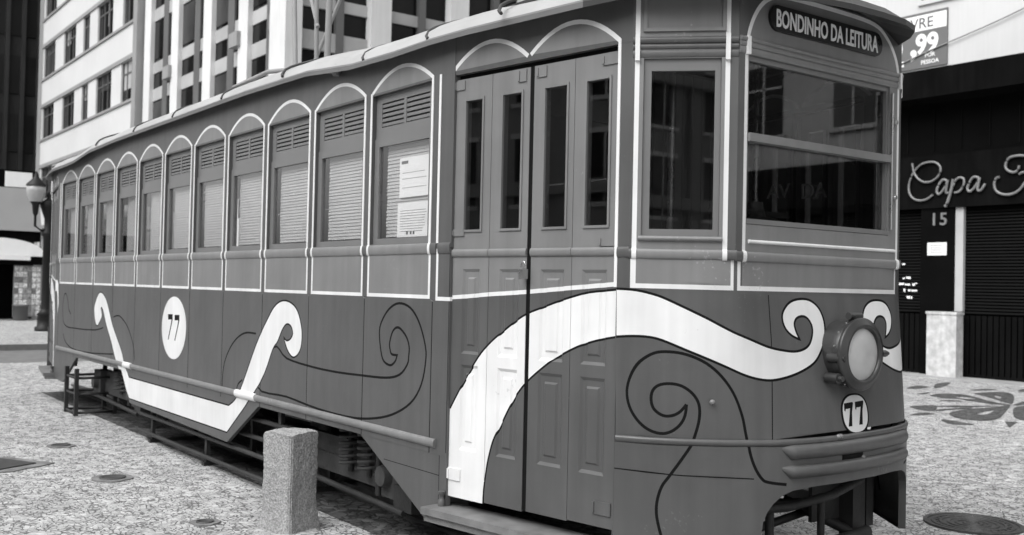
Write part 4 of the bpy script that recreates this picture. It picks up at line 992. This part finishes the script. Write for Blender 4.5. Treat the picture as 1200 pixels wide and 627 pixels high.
# granite bollard
ba = math.atan2(-.3 + 2.841, -1.4 - 4.364) + math.pi / 4
bl = thing('bollard', 'short rough granite bollard with square section beside the tram', 'bollard', (-1.345, -.225, 0))
bm = bmesh.new(); bmesh.ops.create_cube(bm, size=1); bmesh.ops.subdivide_edges(bm, edges=bm.edges[:], cuts=26, use_grid_fill=True)
from mathutils import noise
for v in bm.verts:
    x, y, z = v.co; z0 = z
    e = max(abs(x), abs(y)); zz = (z + .5) * .57
    w_ = .118
    if zz < .12: w_ += .018 * (1 - zz / .12)
    pxy = Vector((x * 2 * w_, y * 2 * w_))
    # worn arrises
    ax_, ay_ = abs(x) * 2, abs(y) * 2
    rr_ = (max(0, ax_ - .86) ** 2 + max(0, ay_ - .86) ** 2) ** .5
    if ax_ > .86 and ay_ > .86: pxy *= 1 - .05 * rr_ / .2
    v.co = Vector((pxy.x, pxy.y, zz))
    q = noise.fractal(v.co * 26, 1, 2, 4) * .0040 + noise.noise(v.co * 7) * .004
    if z0 > .49: v.co.z += q * 1.2 + .018 * (1 - (ax_ ** 2 + ay_ ** 2) * .5) - .014 * max(0, ax_ * ay_ - .55)
    else: v.co.x += q * (1 if x > 0 else -1) * ax_; v.co.y += q * (1 if y > 0 else -1) * ay_
me = bpy.data.meshes.new('shaft'); bm.to_mesh(me); bm.free(); me.materials.append(M['stone'])
so = bpy.data.objects.new('shaft', me); COL.objects.link(so); so.parent = bl; so.rotation_euler = (0, 0, ba)

# ================================================================== SHOP BUILDING at the right
YS = 15.0
def P_shop(x, z, o=0.): return Vector((x, YS - o, z))
shop = thing('shop_building', 'white walled shop building with a black ground floor and dark canopy, closed shutters', 'building', (-4, YS, 0))
mb = MB(); mb.box((-16, YS, 5.62), (9, YS + 9, 13)); mb.build('upper_wall', M['wallw'], shop)
for x0, x1 in ((-6.62, -5.80), (-4.6, -3.4), (-2.2, -1.0), (-9.2, -8.0), (-11.6, -10.4)):
    mb = MB(); mb.box((x0, YS - .012, 7.13), (x1, YS + .10, 8.6)); w_ = mb.build('window', M['dkglass'], shop)
    for nm_, z0, z1 in (('sill', 7.04, 7.13), ('lintel', 8.6, 8.68)):
        mb = MB(); mb.box((x0 - .06, YS - .05, z0), (x1 + .06, YS + .1, z1)); mb.build(nm_, M['wallw'], w_)
mb = MB(); mb.box((-16, YS + .02, 0), (9, YS + 9, 5.62)); mb.build('ground_floor', M['shopblk'], shop)
mb = MB(); mb.box((-16, YS - .75, 5.10), (9, YS + .02, 5.62)); mb.build('canopy', M['shopdk'], shop)
mb = MB(); mb.box((-16, YS - .10, 4.12), (9, YS + .02, 5.10)); mb.build('fascia', M['shopblk'], shop)
mb = MB()
for i in range(46): mb.box((-16 + i * .54, YS - .115, 4.2), (-15.97 + i * .54, YS - .101, 5.0))
mb.build('fascia_ribs', M['shopdk'], shop)
mb = MB(); mb.box((-16, YS - .16, 3.12), (9, YS + .02, 4.12)); mb.build('sign_band', M['shopdk'], shop)
for x0, x1 in ((-9.4, -6.50), (-5.66, -2.2)):
    mb = MB(); n = 34
    for i in range(n):
        z = 1.15 + i * (1.96 / n); h = 1.96 / n
        mb.add([(x0, YS + .01, z), (x1, YS + .01, z), (x1, YS - .035, z + h * .35), (x0, YS - .035, z + h * .35), (x1, YS - .02, z + h * .9), (x0, YS - .02, z + h * .9), (x1, YS + .01, z + h), (x0, YS + .01, z + h)],
               [(0, 1, 2, 3), (3, 2, 4, 5), (5, 4, 6, 7)])
    sh = mb.build('roller_shutter', M['shut'], shop)
    mb = MB()
    n = int((x1 - x0) / .11)
    for i in range(n): mb.box((x0 + i * .11, YS - .03, .06), (x0 + i * .11 + .085, YS + .01, 1.13))
    mb.box((x0, YS - .04, .0), (x1, YS, .06)); mb.build('lower_panel', M['shut'], sh)
mb = MB(); mb.box((-6.50, YS - .12, 0), (-5.83, YS + .02, 3.12)); mb.build('pillar', M['shopblk'], shop)
mb = MB(); mb.box((-5.82, YS - .10, 1.2), (-5.665, YS - .02, 3.12)); mb.build('pale_strip', M['trim'], shop)
mb = MB(); add_text(mb, '15', P_shop, (-6.31, 2.80), .23, .12, .14, wscale=1.0, bold=.02, space=1.15); mb.build('house_number', M['letter'], shop)
mb = MB()
random.seed(3)
for (u0, z0, w_, h_) in ((-6.93, 2.06, .06, .035), (-6.92, 1.79, .05, .03), (-6.85, 1.80, .10, .04), (-6.99, 1.67, .10, .05), (-6.87, 1.67, .11, .035), (-6.72, 1.66, .06, .05), (-6.66, 1.70, .05, .02), (-6.90, 1.55, .04, .06), (-6.80, 1.55, .05, .045), (-6.73, 1.55, .12, .04), (-6.83, 1.42, .09, .05), (-6.76, 1.41, .05, .05)):
    mb = MB(); mb.prism([(u0 + random.uniform(-.01, .01), z0), (u0 + w_, z0 + random.uniform(-.012, .012)), (u0 + w_ * .95, z0 + h_), (u0 + w_ * .4, z0 + h_ * .8), (u0, z0 + h_)], P_shop, .036, .039); mb.build('graffiti', M['paper'], shop)
pl_ = thing('stone_plinth', 'pale stone pedestal block standing against the black shop pillar', 'plinth', (-5.9, 14.7, 0))
mb = MB(); mb.box((-6.20, 14.62, 0), (-5.62, 14.86, 1.14)); mb.box((-6.215, 14.605, 1.14), (-5.605, 14.87, 1.19)); mb.build('block', M['marble'], pl_, True)
npz = thing('notice_plate', 'small white notice plate under the house number on the black pillar', 'sign', (-6.15, YS - .12, 2.26))
mb = MB(); mb.prism(rect(-6.355, 2.235, -5.97, 2.475), P_shop, .121, .135); mb.build('plate', M['paper'], npz)
mb = MB()
for i in range(5): mb.prism(rect(-6.29, 2.28 + i * .034, -6.05 - .03 * (i % 2), 2.288 + i * .034), P_shop, .135, .137)
mb.build('text_lines', M['ink'], npz)
ss = thing('shop_sign', 'script lettering of pale metal reading Capa on the dark band above the shutters', 'sign', (-5.6, YS - .16, 3.6))
for i in range(8):
    pts = smooth(ART['stroke_%d' % i], False, 4)
    mb = MB(); mb.tube([P_shop(a, b, .20) for a, b in pts], (.022, .025, .030, .023, .025, .025, .025, .023)[i], 8); mb.build('letter_stroke', M['letter'], ss)
# price banner
pb = thing('price_banner', 'grey price banner reading 2,99 por pessoa on the white wall', 'banner', (-6.6, YS, 5.8))
PBX0, PBX1, PZ0, PZ1 = -7.62, -6.07, 5.83, 6.90
mb = MB(); mb.prism(rect(PBX0, PZ0, PBX1, PZ1), P_shop, .002, .03); sh = mb.build('board', M['priceg'], pb)
mb = MB(); mb.prism(rect(PBX0 + .02, 6.55, PBX1 - .02, 6.85), P_shop, .03, .033); mb.build('white_header', M['paper'], pb)
mb = MB(); add_text(mb, 'LIVRE', P_shop, (-7.05, 6.60), .20, .033, .036, wscale=1.0, bold=.01); mb.build('header_text', M['ink'], pb)
mb = MB(); add_text(mb, '2', P_shop, (-7.28, 5.93), .50, .03, .034, wscale=.9, bold=.045); add_text(mb, ',', P_shop, (-6.84, 6.10), .50, .03, .034, bold=.04)
add_text(mb, '99', P_shop, (-6.72, 6.12), .36, .03, .034, wscale=.92, bold=.05); add_text(mb, 'POR', P_shop, (-6.42, 6.03), .075, .03, .034, wscale=1., bold=.03, align='CENTER'); add_text(mb, 'PESSOA', P_shop, (-6.42, 5.90), .075, .03, .034, bold=.03, align='CENTER')
mb.build('price_text', M['paper'], pb)
cb = MB(); cb.tube([P_shop(-7.4 + i * .4, 5.86 + .105 * i + .02 * math.sin(i * .8), .05) for i in range(24)], .012, 6); tag(cb.build('cable', M['grey']), 'thin cable sagging along the white wall above the canopy', 'cable')

# ================================================================== OFFICE BUILDINGS at the left, beyond the cross street
YO = 11.0
ob = thing('office_building', 'white office block with long bands of windows seen above the tram at left', 'building', (-53, YO, 0))
X0, X1 = -64.1, -43.45
mb = MB(); mb.box((X0, YO + .5, 0), (X1, YO + 22, 30)); mb.box((X0, YO - .02, 0), (X0 + 1.0, YO + 1, 30)); mb.build('body', M['grey'], ob)
FL = 3.70
for i in range(7):
    z = 2.45 + i * FL
    mb = MB(); mb.box((X0 + 1.0, YO, z + 1.95), (X1 - .5, YO + .5, z + FL)); mb.box((X0 + 1, YO - .08, z + FL - .12), (X1 - .5, YO, z + FL), 1); mb.box((X0 + 1, YO - .05, z + 1.95), (X1 - .5, YO, z + 2.15), 1)
    mb.build('spandrel_band', [M['officew'], M['grey']], ob)
    xs = [(-62.8, -59.9), (-57.8, -55.1), (-53.5, -52.2), (-50.6, -47.8), (-46.1, -43.95)]
    px_ = X0 + 1.0
    for a, b in xs: mb = MB(); mb.box((px_, YO + .02, z), (a, YO + .5, z + 1.95)); px_ = b; mb.build('pier', M['officew'], ob)
    for a, b in xs:
        mb = MB(); mb.box((a, YO + .14, z), (b, YO + .18, z + 1.95)); w_ = mb.build('window', M['dkglass'], ob)
        mb = MB(); n = 3 if b - a > 2 else 2
        for q in range(n + 1): mb.box((a + (b - a) * q / n - .04, YO + .10, z), (a + (b - a) * q / n + .04, YO + .15, z + 1.95))
        mb.box((a, YO + .11, z + 1.35), (b, YO + .138, z + 1.42)); mb.build('frame', M['midgrey'], w_)
        if random.random() < .7:
            c0_, c1_ = sorted((random.random(), random.random())); hgt = random.choice((1.9, 1.3, .8))
            mb = MB(); mb.box((a + (b - a) * c0_, YO + .1385, z + 1.93 - hgt), (a + (b - a) * c1_, YO + .1395, z + 1.93)); mb.build('curtain', random.choice((M['spandrel'], M['greyglass'], M['grey'])), w_)
mb = MB(); mb.box((X1 - .5, YO - .1, 0), (X1 + .1, YO + 1, 30)); mb.build('end_pier', M['grey'], ob)
fb = thing('fin_building', 'modern office tower with tall white fins and dark glass at the street corner', 'building', (-35, YO, 0))
X1b = -27.1
mb = MB(); mb.box((-43.3, YO + .42, 0), (X1b - .42, YO + 26, 32)); mb.build('core', M['dkglass'], fb)
for i, x in enumerate((-42.7, -38.9, -35.0, -31.3)):
    mb = MB(); mb.box((x - .45, YO + .20, 0), (x + .45, YO + .40, 32)); mb.build('fin', M['fin'], fb)
mb = MB(); mb.box((X1b - 1.3, YO, 0), (X1b, YO + .6, 32)); mb.build('fin', M['fin'], fb)
for i in range(7):
    y = YO + 3.6 + i * 3.3; mb = MB(); mb.box((X1b - .40, y - .4, 0), (X1b, y + .4, 32)); mb.build('fin', M['fin'], fb)
mb = MB()
for x in (-40.55, -36.55, -32.85, -29.15): mb.box((x - .32, YO + .34, 0), (x + .32, YO + .418, 32))
for i in range(7):
    y = YO + 2.1 + i * 3.3; mb.box((X1b - .418, y - .14, 0), (X1b - .2, y + .14, 32))
mb.build('mullion', M['midgrey'], fb)
for i in range(9):
    z = 2.25 + i * 3.62
    mb = MB()
    mb.box((-43.2, YO + .36, z), (X1b - .5, YO + .416, z + .55)); mb.box((-43.2, YO + .37, z + 1.25), (X1b - .5, YO + .415, z + 1.75))
    mb.box((X1b - .416, YO + .65, z - .1), (X1b - .25, YO + 26, z + .55)); mb.box((X1b - .415, YO + .65, z + 1.35), (X1b - .30, YO + 26, z + 1.75)); mb.build('floor_band', M['spandrel'], fb)
    random.seed(20 + i)
    for x in (-41.6, -37.8, -33.9, -30.2):
        mb = MB(); mb.box((x - .85, YO + .39, z + 1.9), (x + .7, YO + .417, z + 3.55)); mb.build('window', M['greyglass'] if random.random() < .6 else M['dkglass'], fb)
        if random.random() < .55:
            mb = MB(); mb.box((x + 1.6, YO + .05, z + .62), (x + 2.4, YO + .40, z + 1.15)); mb.build('air_conditioner', M['grey'], fb)
# buildings that close the street beyond
dt = thing('dark_tower', 'tall dark office tower at the far left edge', 'building', (-74, 6, 0))
mb = MB(); mb.box((-92, -14, 0), (-72, 24, 42)); mb.build('tower_body', M['tower'], dt)
mb = MB()
for i in range(37): mb.box((-72.02, -13.6 + i * 1.0, 3), (-71.6, -13.35 + i * 1.0, 42))
mb.build('cladding_ribs', M['tower'], dt)
for i in range(9):
    mb = MB(); mb.box((-72.0, -13.8, 6 + i * 4), (-71.9, 23.8, 8.6 + i * 4)); mb.build('window_band', M['towerg'], dt)
lr = thing('low_shop', 'low shop with pale grey awning front behind the news stand', 'building', (-46, 3, 0))
mb = MB(); mb.box((-56, -12, 0), (-46.2, 7.4, 6.3)); mb.build('shop_body', M['shopblk'], lr)
mb = MB(); mb.hexa([(-45.0, -12, 3.5), (-45, 7.45, 3.5), (-46.2, 7.45, 3.5), (-46.2, -12, 3.5), (-45.6, -12, 5.45), (-45.6, 7.45, 5.45), (-46.2, 7.45, 5.45), (-46.2, -12, 5.45)]); mb.build('awning', M['awn'], lr, True)
mb = MB(); mb.box((-45.15, -12, 3.05), (-46.2, 7.45, 3.5)); mb.build('awning_valance', M['shopblk'], lr)
mb = MB(); mb.box((-46.15, 6.1, 5.52), (-46.0, 7.2, 6.2)); mb.build('sign_box', M['paper'], lr)
mb = MB(); mb.box((-46.25, -12, .2), (-46.18, 7.2, 2.9)); mb.build('shop_window', M['greyglass'], lr)
# kiosk
ks = thing('news_kiosk', 'news kiosk with white domed roof and racks of magazines on the far pavement', 'kiosk', (-34.2, 3.2, 0))
mb = MB(); prof = []
vs = []; n = 16
for x in (-33.0, -36.0):
    for i in range(n + 1):
        t = math.pi * i / n; vs.append((x, 3.55 - 1.52 * math.cos(t), 2.16 + .60 * math.sin(t) ** .8))
mb.add(vs, [(i, i + 1, n + 2 + i, n + 1 + i) for i in range(n)], 0, True); mb.add(vs[:n + 1], [tuple(range(n + 1))]); mb.add(vs[n + 1:], [tuple(reversed(range(n + 1)))])
mb.build('domed_roof', M['dome'], ks, True)
mb = MB(); mb.box((-32.94, 2.05, 2.02), (-33.05, 4.62, 2.15)); mb.build('light_strip', M['dome'], ks)
mb = MB(); mb.box((-33.05, 2.02, 1.88), (-36, 5.07, 2.15)); mb.build('roof_beam', M['shopblk'], ks)
mb = MB(); mb.box((-34.4, 2.1, 0), (-36, 5.0, 1.88)); mb.box((-33.15, 2.1, 0), (-34.4, 2.3, 1.88)); mb.build('booth', M['shopblk'], ks)
random.seed(11)
mb = MB(); mb.box((-33.25, 4.18, .10), (-33.35, 5.02, 1.85)); rk = mb.build('magazine_rack', M['awn'], ks)
cov = [paint('cover_%s' % n_, v, .4, .6, 14) for n_, v in (('pale', .62), ('grey', .35), ('mid', .18), ('white', .75))]
for r_ in range(9):
    for c_ in range(6):
        mb = MB(); mb.box((-33.25, 4.20 + c_ * .137, .14 + r_ * .19), (-33.225, 4.20 + c_ * .137 + .12, .14 + r_ * .19 + .165)); mb.build('magazine', cov[random.randrange(4)], rk)
bn = thing('litter_bin', 'grey litter bin standing in front of the magazine rack', 'bin', (-32.8, 4.33, 0))
mb = MB(); mb.lathe([(.20, 0), (.23, .05), (.24, .46), (.26, .47), (.26, .52), (.22, .53)], (-32.8, 4.33, 0), n=20); mb.build('barrel', M['midgrey'], bn)
# lamp post
LX, LY = -25.5, 3.55
lp = thing('lamp_post', 'black ornate street lamp post with globe lanterns on scrolled arms', 'lamp post', (LX, LY, 0))
mb = MB(); mb.lathe([(.27, 0), (.27, .10), (.21, .14), (.20, .42), (.23, .45), (.14, .55), (.12, .62), (.115, 2.55), (.16, 2.60), (.16, 2.70), (.10, 2.75), (.10, 3.05), (.20, 3.35), (.24, 3.50), (.14, 3.55), (.05, 3.62), (.08, 3.68), (.01, 3.80)], (LX, LY, 0), n=20); mb.build('post', M['lampm'], lp)
for sgn in (-1, 1):
    dv = Vector((.25, sgn * .97, 0)) * (.36 if sgn < 0 else .30); lx, ly = LX + dv.x, LY + dv.y; lz = 0 if sgn < 0 else -.62
    mb = MB(); mb.tube([(LX, LY, 2.8 + lz * .3), (LX + dv.x * .5, LY + dv.y * .5, 2.72 + lz), (lx, ly, 2.85 + lz), (lx, ly, 3.2 + lz)], .035, 8); mb.lathe([(.03, 3.1), (.07, 3.2), (.09, 3.42), (.15, 3.50)], (lx, ly, lz), n=14); arm = mb.build('lamp_arm', M['lampm'], lp)
    mb = MB(); mb.lathe([(.15, 3.50), (.225, 3.66), (.245, 3.80), (.24, 3.90), (.20, 3.93)], (lx, ly, lz), n=20); mb.build('globe', M['globe'], arm)
    mb = MB(); mb.lathe([(.26, 3.93), (.25, 3.97), (.12, 4.10), (.06, 4.18), (.05, 4.24), (.005, 4.34)], (lx, ly, lz), n=16); mb.build('lantern_cap', M['lampm'], arm)

# ================================================================== unseen street buildings, added with made-up facades for reflections in the tram's windows
op = thing('added_opposite_building', 'plastered street building behind the viewer, facade invented for reflections in the tram windows', 'building', (5, -21, 0))
mb = MB(); mb.box((-34, -36, 0), (34, -21, 13)); mb.build('body', M['cls'], op)
mb = MB()
for z in (4.2, 8.4, 12.6): mb.box((-34, -21, z), (34, -20.6, z + .4))
mb.build('cornice', M['cls'], op)
for i in range(26):
    mb = MB(); mb.box((-33.6 + i * 2.6, -21, 0), (-33.3 + i * 2.6, -20.8, 13)); mb.build('pilaster', M['grey'], op)
    for j in range(4):
        x = -32.7 + i * 2.6; z = .9 + j * 3.05
        mb = MB(); mb.box((x, -21.0, z), (x + 1.1, -20.97, z + 2.0)); w_ = mb.build('window', M['dkglass'] if (i * 5 + j * 3) % 4 else M['greyglass'], op)
        mb = MB(); mb.box((x - .12, -21, z - .12), (x + 1.22, -20.88, z)); mb.box((x - .12, -21, z + 2.0), (x + 1.22, -20.90, z + 2.15)); mb.box((x + .52, -20.99, z), (x + .58, -20.94, z + 2.0)); mb.build('frame', M['fin'], w_)

sb = thing('added_street_building', 'unseen grey street building added past the shop for reflections in the tram windscreen', 'building', (26, 16, 0))
mb = MB(); mb.box((10, 15.5, 0), (44, 28, 15)); mb.build('body', M['cls'], sb)
mb = MB(); mb.box((10, 15.1, 3.3), (44, 15.5, 4.2)); mb.build('canopy', M['shopdk'], sb)
mb = MB(); mb.box((10.2, 15.45, 0), (43.8, 15.498, 3.3)); mb.build('shop_fronts', M['shopblk'], sb)
for j in range(4):
    for i in range(14):
        x = 10.8 + i * 2.35; z = 5.0 + j * 2.5
        mb = MB(); mb.box((x, 15.47, z), (x + 1.0, 15.498, z + 1.6)); w_ = mb.build('window', M['dkglass'] if (i * 7 + j * 5) % 3 else M['greyglass'], sb)
        mb = MB(); mb.box((x - .1, 15.42, z - .1), (x + 1.1, 15.5, z)); mb.box((x + .47, 15.45, z), (x + .53, 15.475, z + 1.6)); mb.box((x, 15.45, z + 1.05), (x + 1.0, 15.475, z + 1.1)); mb.build('frame', M['grey'], w_)
